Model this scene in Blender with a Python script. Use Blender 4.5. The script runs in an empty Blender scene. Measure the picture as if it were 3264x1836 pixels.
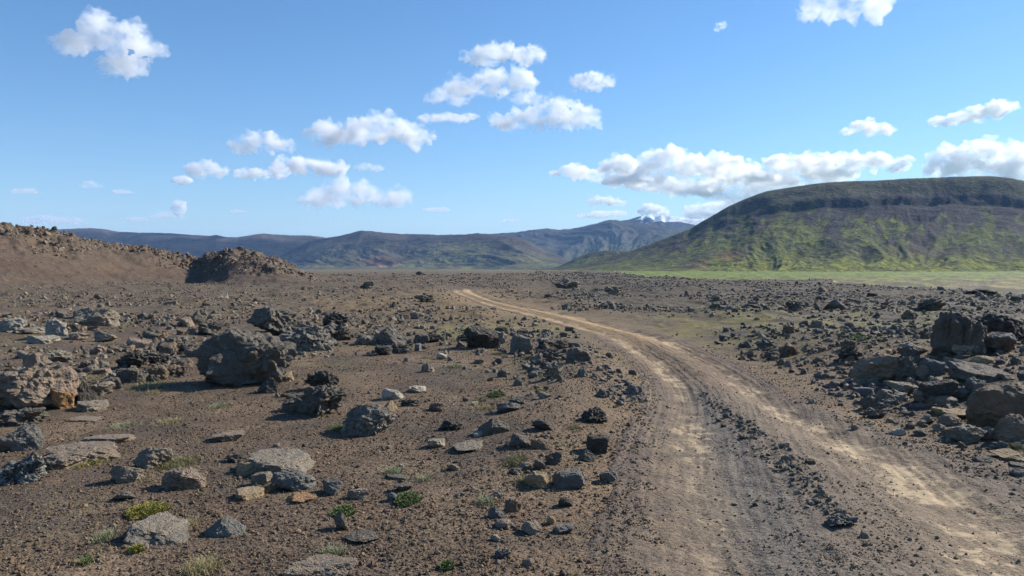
import bpy, math, random
import numpy as np
from mathutils import Vector

random.seed(7)
RNG = np.random.default_rng(11)
C = bpy.context.scene.collection
scene = bpy.context.scene
R = math.radians

# ------------------------------------------------------------------ camera
CAM_Z = 2.4
FPX, CX, CY = 2513.0, 1632.0, 918.0          # focal length and centre in photo pixels (3264 x 1836)
PITCH = math.atan(60.0 / FPX)
cam_d = bpy.data.cameras.new('camera'); cam = bpy.data.objects.new('camera', cam_d); C.objects.link(cam)
cam.location = (0, 0, CAM_Z)
cam.rotation_euler = (R(90) - PITCH, 0, 0)
cam_d.sensor_width = 36.0
cam_d.lens = 36.0 * FPX / 3264.0
cam_d.clip_start = 0.1
cam_d.clip_end = 90000.0
scene.camera = cam

# ------------------------------------------------------------------ light
SUN_AZ, SUN_EL = 60.0, 32.0                   # degrees right of the view direction, above the horizon
world = bpy.data.worlds.new('World'); scene.world = world
world.use_nodes = True
wn = world.node_tree.nodes; wl = world.node_tree.links
sky = wn.new('ShaderNodeTexSky'); sky.sky_type = 'NISHITA'; sky.sun_disc = False
sky.sun_elevation = R(SUN_EL); sky.sun_rotation = R(SUN_AZ)
sky.altitude = 300.0; sky.air_density = 1.0; sky.dust_density = 0.1; sky.ozone_density = 4.0
hsv = wn.new('ShaderNodeHueSaturation'); hsv.inputs['Saturation'].default_value = 1.14
wl.new(sky.outputs[0], hsv.inputs['Color']); wl.new(hsv.outputs[0], wn['Background'].inputs[0])
wn['Background'].inputs[1].default_value = 0.097

sun_d = bpy.data.lights.new('sun', 'SUN'); sun = bpy.data.objects.new('sun', sun_d); C.objects.link(sun)
sun_d.energy = 5.0; sun_d.angle = R(0.5); sun_d.color = (1.0, 0.945, 0.85)
sdir = Vector((math.sin(R(SUN_AZ)) * math.cos(R(SUN_EL)), math.cos(R(SUN_AZ)) * math.cos(R(SUN_EL)), math.sin(R(SUN_EL))))
sun.rotation_euler = (-sdir).to_track_quat('-Z', 'Y').to_euler()
sun.location = (30, 30, 60)

vs = scene.view_settings
vs.view_transform = 'Standard'; vs.look = 'None'; vs.exposure = 0.68; vs.gamma = 1.0; vs.use_curve_mapping = False
cy = scene.cycles
cy.use_denoising = True
try: cy.denoiser = 'OPENIMAGEDENOISE'
except Exception: pass
cy.use_adaptive_sampling = True; cy.adaptive_threshold = 0.035; cy.adaptive_min_samples = 16
cy.time_limit = 700
cy.max_bounces = 12; cy.diffuse_bounces = 2; cy.glossy_bounces = 1; cy.transmission_bounces = 1
cy.volume_bounces = 10; cy.transparent_max_bounces = 8
cy.caustics_reflective = False; cy.caustics_refractive = False
cy.sample_clamp_indirect = 4.0

# ------------------------------------------------------------------ helpers
_p = np.random.default_rng(3).permutation(256); PERM = np.concatenate([_p, _p, _p])
_g = np.random.default_rng(4).normal(size=(256, 3)); GRAD = _g / np.linalg.norm(_g, axis=1)[:, None]
_a = np.random.default_rng(5).uniform(0, 2 * math.pi, 256); G2 = np.stack([np.cos(_a), np.sin(_a)], 1)

def pn2(x, y):
    xi = np.floor(x).astype(np.int64); yi = np.floor(y).astype(np.int64)
    xf = x - xi; yf = y - yi
    xi &= 255; yi &= 255
    u = xf * xf * xf * (xf * (xf * 6 - 15) + 10); v = yf * yf * yf * (yf * (yf * 6 - 15) + 10)
    def g(a, b, dx, dy):
        h = PERM[PERM[a] + b]
        return G2[h, 0] * dx + G2[h, 1] * dy
    n00 = g(xi, yi, xf, yf); n10 = g(xi + 1, yi, xf - 1, yf)
    n01 = g(xi, yi + 1, xf, yf - 1); n11 = g(xi + 1, yi + 1, xf - 1, yf - 1)
    return (n00 + u * (n10 - n00) + v * ((n01 + u * (n11 - n01)) - (n00 + u * (n10 - n00)))) * 1.5

def pn3(p):
    i = np.floor(p).astype(np.int64); f = p - i; i &= 255
    w = f * f * f * (f * (f * 6 - 15) + 10)
    out = 0
    for dx in (0, 1):
        for dy in (0, 1):
            for dz in (0, 1):
                h = PERM[PERM[PERM[i[:, 0] + dx] + i[:, 1] + dy] + i[:, 2] + dz]
                d = (GRAD[h] * (f - np.array([dx, dy, dz]))).sum(1)
                out = out + d * (w[:, 0] if dx else 1 - w[:, 0]) * (w[:, 1] if dy else 1 - w[:, 1]) * (w[:, 2] if dz else 1 - w[:, 2])
    return out * 1.5

def fbm2(x, y, oct=4, gain=0.5, off=0.0):
    s = 0; a = 1.0; f = 1.0
    for k in range(oct):
        s = s + a * pn2(x * f + off + 17.3 * k, y * f - off + 9.1 * k); a *= gain; f *= 2.03
    return s

def ridged2(x, y, oct=4, gain=0.5, off=0.0):
    s = 0; a = 1.0; f = 1.0
    for k in range(oct):
        s = s + a * (1 - np.abs(pn2(x * f + off + 31.7 * k, y * f + off - 5.3 * k)) * 2); a *= gain; f *= 2.07
    return s

def fbm3(p, oct=4, gain=0.5):
    s = 0; a = 1.0; f = 1.0
    for k in range(oct):
        s = s + a * pn3(p * f + 11.7 * k); a *= gain; f *= 2.03
    return s

def sst(a, b, x):
    t = np.clip((x - a) / (b - a), 0, 1)
    return t * t * (3 - 2 * t)

def lerp3(c, col, m):
    return c + (np.array(col)[None, :] - c) * np.clip(m, 0, 1)[:, None]

def mesh_np(name, co, tris=None, quads=None, mat=None, smooth=False, col=None, attrs=None):
    me = bpy.data.meshes.new(name)
    nt = 0 if tris is None else len(tris); nq = 0 if quads is None else len(quads)
    me.vertices.add(len(co)); me.vertices.foreach_set('co', np.ascontiguousarray(co, np.float32).ravel())
    parts = []; starts = []
    if nt: parts.append(np.ascontiguousarray(tris, np.int32).ravel()); starts.append(np.arange(nt, dtype=np.int32) * 3)
    if nq: parts.append(np.ascontiguousarray(quads, np.int32).ravel()); starts.append(nt * 3 + np.arange(nq, dtype=np.int32) * 4)
    idx = np.concatenate(parts); st = np.concatenate(starts)
    me.loops.add(len(idx)); me.loops.foreach_set('vertex_index', idx)
    me.polygons.add(nt + nq); me.polygons.foreach_set('loop_start', st)
    me.polygons.foreach_set('use_smooth', np.full(nt + nq, smooth))
    me.update(calc_edges=True)
    if col is not None:
        a = me.color_attributes.new('Col', 'FLOAT_COLOR', 'POINT')
        c4 = np.ones((len(co), 4), np.float32); c4[:, :col.shape[1]] = col
        a.data.foreach_set('color', c4.ravel())
    for k, v in (attrs or {}).items():
        a = me.attributes.new(k, 'FLOAT', 'POINT'); a.data.foreach_set('value', np.ascontiguousarray(v, np.float32))
    if mat: me.materials.append(mat)
    return me

def link(name, me, label=None, cat=None, group=None, kind=None, loc=None):
    o = bpy.data.objects.new(name, me); C.objects.link(o)
    if loc is not None: o.location = loc
    if label: o['label'] = label
    if cat: o['category'] = cat
    if group: o['group'] = group
    if kind: o['kind'] = kind
    return o

def grid_quads(nr, nc):
    r = np.arange(nr - 1)[:, None] * nc; c = np.arange(nc - 1)[None, :]
    a = (r + c).ravel()
    return np.stack([a, a + 1, a + nc + 1, a + nc], 1)

# photo pixel -> ray (x/y, z/y)
def pray(px, py):
    px = np.asarray(px, float); py = np.asarray(py, float)
    a = (px - CX) / FPX; b = -(py - CY) / FPX
    c, s = math.cos(PITCH), math.sin(PITCH)
    y = c + b * s; z = -s + b * c
    return a / y, z / y

def toscreen(x, y, z):
    c, s = math.cos(PITCH), math.sin(PITCH)
    dz = z - CAM_Z
    dep = y * c - dz * s; up = y * s + dz * c
    return CX + FPX * x / dep, CY - FPX * up / dep

# ------------------------------------------------------------------ terrain shape
# edges of the track, read off the photograph and dropped on level ground (y, x left, x right)
_ed = np.array([
 (1836, 1935, 3600), (1700, 1950, 3480), (1600, 1955, 3390), (1520, 1975, 3200), (1440, 2000, 2990),
 (1369, 2035, 2760), (1300, 2075, 2600), (1240, 2075, 2478), (1190, 2045, 2400), (1140, 2000, 2305), (1090, 1930, 2190),
 (1060, 1880, 2080), (1035, 1790, 1975), (1012, 1690, 1860), (990, 1610, 1755), (972, 1545, 1660), (958, 1508, 1590), (945, 1475, 1552), (932, 1440, 1520)])
_y = np.array([-(CAM_Z - 0.0) / pray(0, r[0])[1] for r in _ed])
_xl = np.array([pray(r[1], r[0])[0] for r in _ed]) * _y
_xr = np.array([pray(r[2], r[0])[0] for r in _ed]) * _y
_y = np.concatenate([[-40, 2], _y, [97, 118]]); _xl = np.concatenate([[-1.5, 0.4], _xl, [-7.4, -10.5]]); _xr = np.concatenate([[3.2, 4.6], _xr, [-4.6, -7.5]])
def _smooth(a, k=3):
    for _ in range(k):
        b = a.copy(); b[1:-1] = 0.25 * a[:-2] + 0.5 * a[1:-1] + 0.25 * a[2:]; a = b
    return a
_yy = np.linspace(-40, 118, 1200)
_XL = _smooth(np.interp(_yy, _y, _xl), 60); _XR = _smooth(np.interp(_yy, _y, _xr), 60)
def road_lr(y): return np.interp(y, _yy, _XL), np.interp(y, _yy, _XR)
def road_s(x, y):
    l, r = road_lr(y); s = (x - l) / (r - l)
    return np.where((y > 119) | (y < -41), 9.0, s), (r - l)

RIDGE_C = np.array([(-900, 600), (-500, 640), (-200, 690), (0, 716), (76, 722), (120, 730), (165, 741), (228, 748), (280, 765), (317, 776), (360, 783), (418, 792), (480, 800), (540, 812), (600, 826), (640, 832),
  (655, 812), (684, 801), (715, 793), (748, 790), (780, 792), (811, 801), (850, 815), (887, 830), (930, 850), (970, 876), (1010, 897), (1060, 905), (1200, 905)])
_ru, _ = pray(RIDGE_C[:, 0], RIDGE_C[:, 1]); _rv = pray(RIDGE_C[:, 0], RIDGE_C[:, 1])[1]
def ridge(x, y):
    ys = np.maximum(y, 1.0); u = x / ys
    dc = np.interp(u, [-0.9, -0.66, -0.45, -0.41, -0.36, -0.3, -0.2], [120, 150, 170, 172, 150, 138, 130])
    top = CAM_Z + np.interp(u, _ru, _rv) * dc
    on = sst(-0.185, -0.23, u) * np.clip(top, 0, 40)
    d0 = dc - np.interp(u, [-0.66, -0.42, -0.38, -0.25], [62, 44, 40, 32])
    t = (ys - d0) / (dc - d0)
    prof = np.where(t < 1, np.where(t < 0, 0, 0.55 * t + 0.45 * sst(0.1, 1.0, t)), np.exp(-np.square((t - 1) * 0.75)))
    kn = sst(-0.40, -0.385, u) * sst(-0.265, -0.315, u)
    rough = on / (on + 0.5) * sst(0.52, 0.9, t + 0.25 * kn + 0.22 * pn2(x / 14.0, y / 14.0)) * np.exp(-np.square(np.maximum(t - 1.2, 0)))
    return on * 0.95 * prof, np.where(y > 20, rough, 0), np.where(y > 20, t, -9)

def lava_edge(u):     # forward distance at which the lava field ends (pixel columns right of centre)
    return np.interp(u, [0.0, 0.1, 0.17, 0.25, 0.40, 0.5, 0.64, 1.2], [900, 620, 210, 180, 150, 105, 78, 60])

def H(x, y):
    r = np.hypot(x, y); ys = np.maximum(y, 1.0); u = x / ys
    s, w = road_s(x, y)
    off = np.maximum(np.maximum(-s, s - 1), 0) * w          # metres outside the track
    near = sst(0.0, 2.5, off)
    a1 = 0.03 + 0.20 * sst(9, 40, r) + 0.25 * sst(60, 200, r)
    h = a1 * fbm2(x / 9.0, y / 9.0, 4, 0.5, 3.3) * (0.25 + 0.75 * near)
    h = h + 0.55 * sst(35, 150, r) * fbm2(x / 38.0, y / 38.0, 2, 0.5, 8.1) * (0.1 + 0.9 * sst(0, 14, off))
    h = h + 0.16 * sst(25, 60, r) * np.maximum(ridged2(x / 6.0, y / 6.0, 3, 0.55, 1.7) - 0.7, 0) * near
    h = h + 0.022 * fbm2(x / 0.9, y / 0.9, 3, 0.5, 6.0) * sst(60, 20, r)
    h = h + 0.10 * sst(18, 45, r) * sst(500, 250, r) * near * np.maximum(ridged2(x / 2.6, y / 3.4, 3, 0.6, 5.5) - 0.55, 0)
    # left shoulder of the track, bank on its right
    h = h + 0.22 * np.exp(-np.square((off - 1.3) / 0.9)) * (s < 0) * sst(8, 13, y) * sst(34, 20, y)
    h = h + 0.55 * sst(0.6, 5.0, off) * (s > 1) * sst(4, 9, y) * sst(38, 20, y)
    h = h + 0.10 * np.exp(-np.square((x + 1.0) / 4.0) - np.square((y - 17) / 5.0))
    # drop to the river plain on the right
    e = lava_edge(u)
    h = h - 8.0 * sst(1.0, 1.28, ys / e + 0.16 * fbm2(x / 26.0, y / 26.0, 3)) * (u > 0.03) * sst(0.05, 0.16, u)
    h = h + 1.8 * sst(200, 400, r) * (u > 0.03) * fbm2(x / 40.0, y / 40.0, 3, 0.5, 9.0)
    far = sst(500, 1500, r)
    h = h * (1 - 0.75 * far)
    rz, rough, t = ridge(x, y)
    h = h + rz + rough * ((0.55 + 0.35 * (u < -0.41)) * (ridged2(x / 4.5, y / 7.5, 4, 0.64, 2.2) - 1.05) + 0.45 * fbm2(x / 1.6, y / 2.2, 2, 0.6, 4.0))
    return h

def ground_z(x, y):
    s, w = road_s(x, y)
    ins = sst(0.05, 0.45, np.minimum(s, 1 - s) * w)
    return H(x, y) - 0.08 * ins

def road_prof(s):
    return -0.07 * np.exp(-np.square((s - 0.24) / 0.12)) - 0.07 * np.exp(-np.square((s - 0.78) / 0.11)) + 0.05 * np.exp(-np.square((s - 0.50) / 0.10))

def road_z(x, y, s, w):
    m = np.minimum(s, 1 - s) * w                      # metres inside the edge
    edge = sst(-0.50, -0.06, m + 0.12 * fbm2(x / 0.7, y / 0.7, 3, 0.6, 2.0))
    z = H(x, y) + road_prof(s) + 0.010 * fbm2(x / 0.22, y / 0.22, 2, 0.5) + 0.012 * fbm2(x / 1.1, y / 1.1, 2, 0.5, 5.0) + 0.010 * fbm2(s * w / 0.09, y / 3.0, 2, 0.5, 2.0)
    return z + 0.012 - 0.16 * (1 - edge)

def surf(x, y):
    s, w = road_s(x, y)
    g = ground_z(x, y)
    return np.where((s > -0.1) & (s < 1.1), np.maximum(g, road_z(x, y, s, w)), g)

def drop(px, py):
    """point of the terrain seen at a photo pixel"""
    u, v = pray(np.atleast_1d(px), np.atleast_1d(py))
    ts = np.exp(np.linspace(math.log(3.0), math.log(700.0), 560))
    best = np.full(u.shape, 700.0); done = np.zeros(u.shape, bool); prev = np.full(u.shape, 3.0)
    for t in ts:
        below = (CAM_Z + v * t) < surf(u * t, np.full(u.shape, t))
        new = below & ~done
        best[new] = t; done |= below
    lo = best * 0.99; hi = best.copy()
    for _ in range(10):
        m = 0.5 * (lo + hi); b = (CAM_Z + v * m) < surf(u * m, m)
        hi = np.where(b, m, hi); lo = np.where(b, lo, m)
    return u * hi, hi, surf(u * hi, hi)

# ------------------------------------------------------------------ materials
def newmat(name):
    m = bpy.data.materials.new(name); m.use_nodes = True
    n = m.node_tree.nodes; l = m.node_tree.links
    b = n['Principled BSDF']; b.inputs['Roughness'].default_value = 0.9
    b.inputs['Specular IOR Level'].default_value = 0.25
    return m, n, l, b

def math_n(n, l, op, a, b=None, clamp=False):
    q = n.new('ShaderNodeMath'); q.operation = op; q.use_clamp = clamp
    for i, v in enumerate((a, b)):
        if v is None: continue
        if isinstance(v, (int, float)): q.inputs[i].default_value = v
        else: l.new(v, q.inputs[i])
    return q.outputs[0]

def noise_n(n, l, vec, scale, detail=4, rough=0.55):
    q = n.new('ShaderNodeTexNoise'); q.inputs['Scale'].default_value = scale
    q.inputs['Detail'].default_value = detail; q.inputs['Roughness'].default_value = rough
    l.new(vec, q.inputs['Vector']); return q.outputs['Fac']

def mulcol(n, l, col, fac):
    q = n.new('ShaderNodeVectorMath'); q.operation = 'SCALE'
    l.new(col, q.inputs[0]); l.new(fac, q.inputs['Scale']); return q.outputs[0]

def mixcol(n, l, fac, a, b):
    q = n.new('ShaderNodeMix'); q.data_type = 'RGBA'
    l.new(fac, q.inputs[0])
    for s, v in ((q.inputs[6], a), (q.inputs[7], b)):
        if isinstance(v, tuple): s.default_value = (*v, 1)
        else: l.new(v, s)
    return q.outputs[2]

def ramp_n(n, l, v, lo, hi):
    q = n.new('ShaderNodeMapRange'); q.interpolation_type = 'SMOOTHSTEP'
    q.inputs[1].default_value = lo; q.inputs[2].default_value = hi
    l.new(v, q.inputs[0]); return q.outputs[0]

def make_ground_mat(name, cell=34.0, bump=0.9, dist=0.018, contrast=1.0):
    m, n, l, b = newmat(name)
    tc = n.new('ShaderNodeTexCoord'); P = tc.outputs['Object']
    at = n.new('ShaderNodeAttribute'); at.attribute_name = 'Col'
    ag = n.new('ShaderNodeAttribute'); ag.attribute_name = 'grav'
    v1 = n.new('ShaderNodeTexVoronoi'); v1.inputs['Scale'].default_value = cell; l.new(P, v1.inputs['Vector'])
    v2 = n.new('ShaderNodeTexVoronoi'); v2.inputs['Scale'].default_value = cell * 0.37; l.new(P, v2.inputs['Vector'])
    sx = n.new('ShaderNodeSeparateColor'); l.new(v1.outputs['Color'], sx.inputs[0])
    n1 = noise_n(n, l, P, 1.3, 5, 0.65)
    cellv = math_n(n, l, 'SUBTRACT', sx.outputs[0], 0.5)
    cellv = math_n(n, l, 'MULTIPLY', cellv, ag.outputs['Fac'])
    f = math_n(n, l, 'MULTIPLY', cellv, 1.1 * contrast)
    f = math_n(n, l, 'ADD', f, 1.0)
    g = math_n(n, l, 'MULTIPLY', n1, 0.9); g = math_n(n, l, 'ADD', g, 0.55)
    f = math_n(n, l, 'MULTIPLY', f, g)
    l.new(mulcol(n, l, at.outputs['Color'], f), b.inputs['Base Color'])
    hh = math_n(n, l, 'MULTIPLY', v2.outputs['Distance'], -1.6)
    h1 = math_n(n, l, 'MULTIPLY', v1.outputs['Distance'], -1.0)
    hh = math_n(n, l, 'ADD', hh, h1)
    hh = math_n(n, l, 'MULTIPLY', hh, ag.outputs['Fac'])
    n2 = noise_n(n, l, P, 60, 3, 0.6)
    hh = math_n(n, l, 'ADD', hh, math_n(n, l, 'MULTIPLY', n2, 0.5))
    bp = n.new('ShaderNodeBump'); bp.inputs['Strength'].default_value = bump; bp.inputs['Distance'].default_value = dist
    l.new(hh, bp.inputs['Height']); l.new(bp.outputs[0], b.inputs['Normal'])
    return m

M_GROUND = make_ground_mat('scoria_ground', cell=44, bump=0.75, dist=0.014, contrast=0.8)
M_ROAD = make_ground_mat('dusty_track', cell=52, bump=0.7, dist=0.010, contrast=0.8)

def make_rock_mat(name, use_attr):
    """rock: colour from the object (or a mesh attribute when merged), alpha = amount of pale lichen crust"""
    m, n, l, b = newmat(name)
    tc = n.new('ShaderNodeTexCoord')
    geo = n.new('ShaderNodeNewGeometry')
    P = geo.outputs['Position']
    if use_attr:
        at = n.new('ShaderNodeAttribute'); at.attribute_name = 'Col'; col, al = at.outputs['Color'], at.outputs['Alpha']
    else:
        oi = n.new('ShaderNodeObjectInfo'); col, al = oi.outputs['Color'], oi.outputs['Alpha']
    na = noise_n(n, l, P, 2.6, 5, 0.6); nb = noise_n(n, l, P, 19.0, 5, 0.7); nc = noise_n(n, l, P, 7.0, 6, 0.65)
    f = math_n(n, l, 'MULTIPLY', na, 0.9); f = math_n(n, l, 'ADD', f, 0.2)
    f = math_n(n, l, 'ADD', f, math_n(n, l, 'MULTIPLY', nb, 0.7))
    c = mulcol(n, l, col, f)
    # brown weathering in blotches
    wb = ramp_n(n, l, nc, 0.52, 0.68)
    wb = math_n(n, l, 'MULTIPLY', wb, 0.35)
    c2 = n.new('ShaderNodeMix'); c2.data_type = 'RGBA'; c2.blend_type = 'MULTIPLY'
    l.new(wb, c2.inputs[0]); l.new(c, c2.inputs[6]); c2.inputs[7].default_value = (1.25, 0.95, 0.72, 1)
    # lichen crust
    nl = noise_n(n, l, P, 11.0, 7, 0.72)
    thr = math_n(n, l, 'MULTIPLY', al, 0.32)
    nl = math_n(n, l, 'ADD', nl, thr)
    lm = ramp_n(n, l, nl, 0.70, 0.80)
    c3 = mixcol(n, l, lm, c2.outputs[2], (0.29, 0.275, 0.24))
    # dust lying on upward faces
    sp = n.new('ShaderNodeSeparateXYZ'); l.new(geo.outputs['Normal'], sp.inputs[0])
    du = ramp_n(n, l, sp.outputs[2], 0.35, 1.0)
    du = math_n(n, l, 'MULTIPLY', du, math_n(n, l, 'MULTIPLY', na, 0.5))
    c4 = mixcol(n, l, du, c3, (0.15, 0.125, 0.10))
    l.new(c4, b.inputs['Base Color'])
    b.inputs['Roughness'].default_value = 0.85
    bp = n.new('ShaderNodeBump'); bp.inputs['Strength'].default_value = 1.0; bp.inputs['Distance'].default_value = 0.045
    hh = math_n(n, l, 'ADD', nb, math_n(n, l, 'MULTIPLY', noise_n(n, l, P, 60, 3, 0.6), 0.4))
    hh = math_n(n, l, 'ADD', hh, math_n(n, l, 'MULTIPLY', nc, 1.5))
    l.new(hh, bp.inputs['Height']); l.new(bp.outputs[0], b.inputs['Normal'])
    return m
M_ROCK = make_rock_mat('weathered_lava', False)
M_RUB = make_rock_mat('weathered_lava_rubble', True)

def make_hill_mat(name, s1, s2, bump, dist):
    m, n, l, b = newmat(name)
    tc = n.new('ShaderNodeTexCoord'); P = tc.outputs['Object']
    at = n.new('ShaderNodeAttribute'); at.attribute_name = 'Col'
    a = noise_n(n, l, P, s1, 6, 0.68); c = noise_n(n, l, P, s2, 4, 0.65)
    f = math_n(n, l, 'ADD', math_n(n, l, 'MULTIPLY', a, 1.9), math_n(n, l, 'MULTIPLY', c, 1.6))
    f = math_n(n, l, 'ADD', f, -0.75)
    f = math_n(n, l, 'MAXIMUM', f, 0.25)
    l.new(mulcol(n, l, at.outputs['Color'], f), b.inputs['Base Color'])
    b.inputs['Roughness'].default_value = 1.0; b.inputs['Specular IOR Level'].default_value = 0.05
    bp = n.new('ShaderNodeBump'); bp.inputs['Strength'].default_value = bump; bp.inputs['Distance'].default_value = dist
    l.new(math_n(n, l, 'ADD', a, math_n(n, l, 'MULTIPLY', c, 0.45)), bp.inputs['Height']); l.new(bp.outputs[0], b.inputs['Normal'])
    return m
M_HILL_NEAR = make_hill_mat('grassy_mountain', 0.02, 0.09, 1.0, 9.0)
M_HILL_FAR = make_hill_mat('far_hill', 0.004, 0.02, 1.0, 28.0)

# ------------------------------------------------------------------ ground sheet
def ground_color(x, y):
    r = np.hypot(x, y); ys = np.maximum(y, 1.0); u = x / ys
    n1 = fbm2(x / 7.0, y / 7.0, 4, 0.55, 1.0); n2 = fbm2(x / 28.0, y / 28.0, 4, 0.5, 7.0); n3 = fbm2(x / 1.7, y / 1.7, 4, 0.6, 12.0)
    c = np.tile(np.array([[0.106, 0.077, 0.057]]), (len(x), 1))
    c = lerp3(c, (0.078, 0.061, 0.049), sst(-0.1, 0.6, n1) * 0.7)
    c = lerp3(c, (0.135, 0.095, 0.065), sst(0.0, 0.6, n2) * 0.5 * sst(6, 14, r))
    nv = fbm2(x / 2.4, y / 3.2, 4, 0.55, 44.0)
    c = lerp3(c, (0.068, 0.056, 0.048), sst(0.05, 0.5, nv) * 0.75)
    c = lerp3(c, (0.150, 0.112, 0.080), sst(-0.1, -0.55, nv) * 0.65)
    # greyer ash further out
    c = lerp3(c, (0.092, 0.076, 0.063), sst(18, 60, r) * 0.7)
    c = lerp3(c, (0.066, 0.058, 0.051), sst(20, 34, r) * sst(0.02, 0.10, u) * 0.85)
    # thin moss and grass tint
    g = sst(0.10, 0.55, n3 + 0.5 * n1) * 0.55 * sst(13, 20, r) * sst(160, 60, r)
    mid = np.exp(-np.square((np.log(ys) - math.log(31)) / 0.22)) * sst(-0.14, -0.06, u) * sst(0.11, 0.06, u)
    midr = 1.2 * np.exp(-np.square((np.log(ys) - math.log(32)) / 0.30)) * sst(0.16, 0.22, u) * sst(0.70, 0.48, u)
    g = g * 0.45 + 0.9 * (mid + midr) * sst(-0.55, 0.25, n3 + 0.4 * n1)
    c = lerp3(c, (0.125, 0.115, 0.045), g)
    # dry straw and tan soil about the far part of the track
    tan = np.exp(-np.square((np.log(ys) - math.log(52)) / 0.35)) * sst(-0.34, -0.16, u) * sst(0.05, -0.08, u)
    c = lerp3(c, (0.165, 0.120, 0.068), tan * sst(-0.5, 0.4, n1 + 0.5 * n3) * 0.8)
    # near gravel: faint straw tint
    c = lerp3(c, (0.15, 0.125, 0.08), sst(0.25, 0.8, n3 - 0.4 * n1) * 0.35 * sst(16, 10, r))
    # ridge
    rz, rough, t = ridge(x, y)
    on = np.clip(rz / 1.2, 0, 1)
    c = lerp3(c, (0.088, 0.064, 0.050), on * 0.9)
    c = lerp3(c, (0.108, 0.078, 0.056), on * sst(-0.1, 0.6, n2 + 0.3 * n1) * 0.7)
    c = lerp3(c, (0.105, 0.082, 0.066), rough * 0.85)
    c = lerp3(c, (0.06, 0.05, 0.046), rough * sst(0.1, 0.6, n3) * 0.8)
    # river plain
    e = lava_edge(u); pl = sst(1.02, 1.30, ys / e + 0.22 * fbm2(x / 9.0, y / 22.0, 4, 0.6, 3.0)) * (u > 0.02) * sst(0.04, 0.12, u)
    pc = np.tile(np.array([[0.175, 0.160, 0.062]]), (len(x), 1))
    p1 = fbm2(x / 60.0, y / 160.0, 4, 0.55, 2.0)
    pc = lerp3(pc, (0.120, 0.172, 0.020), sst(-0.1, 0.5, p1 + 0.9 * sst(500, 1000, y) - 0.1))
    pc = lerp3(pc, (0.125, 0.105, 0.085), sst(0.25, 0.6, fbm2(x / 40.0, y / 90.0, 3, 0.5, 9.0)) * sst(700, 400, y))
    pc = pc * (1 + 0.75 * np.clip(fbm2(x / 9.0, y / 36.0, 5, 0.65, 4.0), -0.8, 0.8))[:, None]
    pc = lerp3(pc, (0.075, 0.066, 0.048), sst(-0.05, 0.25, fbm2(x / 17.0, y / 80.0, 5, 0.65, 14.0)) * sst(1100, 400, y) * 0.9)
    pc = lerp3(pc, (0.088, 0.076, 0.058), sst(420, 260, y + 70 * p1) * 0.9) * 0.86
    c = c + (pc - c) * pl[:, None]
    # plain in the middle distance
    md = sst(250, 900, ys) * (1 - pl) * (y > 0)
    mc = np.tile(np.array([[0.115, 0.100, 0.066]]), (len(x), 1))
    mc = lerp3(mc, (0.11, 0.13, 0.05), sst(0.0, 0.5, fbm2(x / 200.0, y / 600.0, 3, 0.5, 5.0)) * sst(-0.15, 0.1, u))
    c = c + (mc - c) * md[:, None]
    # dusty verge of the track
    s, w = road_s(x, y); off = np.maximum(np.maximum(-s, s - 1), 0) * w
    dv = np.exp(-off / np.where(r < 30, 0.7, 2.6)) * sst(100, 84, y) * (0.35 + 0.55 * sst(20, 60, y)) * (s < 8)
    c = lerp3(c, (0.20, 0.145, 0.085), dv)
    gv = 1.0 - 0.6 * pl - 0.3 * md - 0.25 * dv
    return c * np.array([[1.10, 1.01, 0.86]]), gv

az = np.concatenate([np.linspace(-180, -52, 60, endpoint=False), np.linspace(-52, -37, 110, endpoint=False),
                     np.linspace(-37, 37, 1000, endpoint=False), np.linspace(37, 52, 110, endpoint=False), np.linspace(52, 180, 61)])
rr = np.concatenate([np.linspace(0.8, 4.0, 12, endpoint=False), np.exp(np.arange(math.log(4.0), math.log(260.0), 0.0053)),
                     np.exp(np.arange(math.log(260.0), math.log(2600.0), 0.014)), np.exp(np.linspace(math.log(2600.0), math.log(60000.0), 50))])
A, Rr = np.meshgrid(R(1) * az, rr)
gx = (Rr * np.sin(A)).ravel(); gy = (Rr * np.cos(A)).ravel()
gz = ground_z(gx, gy)
# bed of the pond
POND = (118.0, 600.0)
_pd = np.square((gx - POND[0]) / 30.0) + np.square((gy - POND[1]) / 75.0)
gz = gz - 1.2 * sst(1.5, 0.7, _pd)
gc, gv = ground_color(gx, gy)
co = np.stack([gx, gy, gz], 1); nc = len(az)
co = np.concatenate([co, [[0, 0, float(ground_z(np.zeros(1), np.zeros(1))[0])]]]); gc = np.concatenate([gc, gc[-1:]]); gv = np.concatenate([gv, [1]])
k = np.arange(nc - 1); fan = np.stack([np.full(nc - 1, len(co) - 1), k + 1, k], 1)
q = grid_quads(len(rr), nc)[:, ::-1]
link('ground', mesh_np('ground', co, fan, q, M_GROUND, True, gc, {'grav': gv}),
     'red brown lava gravel plain rising to a rocky ridge on the left', 'ground', kind='structure')

# ------------------------------------------------------------------ dirt track
ry = np.concatenate([np.arange(-10, 5.0, 0.1), np.exp(np.arange(math.log(5.0), math.log(96.0), 0.0036))])
rs = np.linspace(-0.16, 1.16, 230)
S_, Y_ = np.meshgrid(rs, ry); s = S_.ravel(); y = Y_.ravel()
l_, r_ = road_lr(y); w = r_ - l_; x = l_ + s * w
z = road_z(x, y, s, w)
n1 = fbm2(x / 0.55, y / 0.55, 4, 0.6, 4.0); n2 = fbm2(x / 3.1, y / 3.1, 3, 0.5, 8.0); n3 = fbm2(x / 0.16, y / 0.16, 2, 0.6, 1.0)
c = np.tile(np.array([[0.196, 0.130, 0.074]]), (len(x), 1))
c = lerp3(c, (0.142, 0.098, 0.062), sst(-0.1, 0.5, n2))
rut1 = np.exp(-np.square((s - 0.24) / 0.13)); rut2 = np.exp(-np.square((s - 0.78) / 0.13))
near = sst(19, 13, y)
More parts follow.
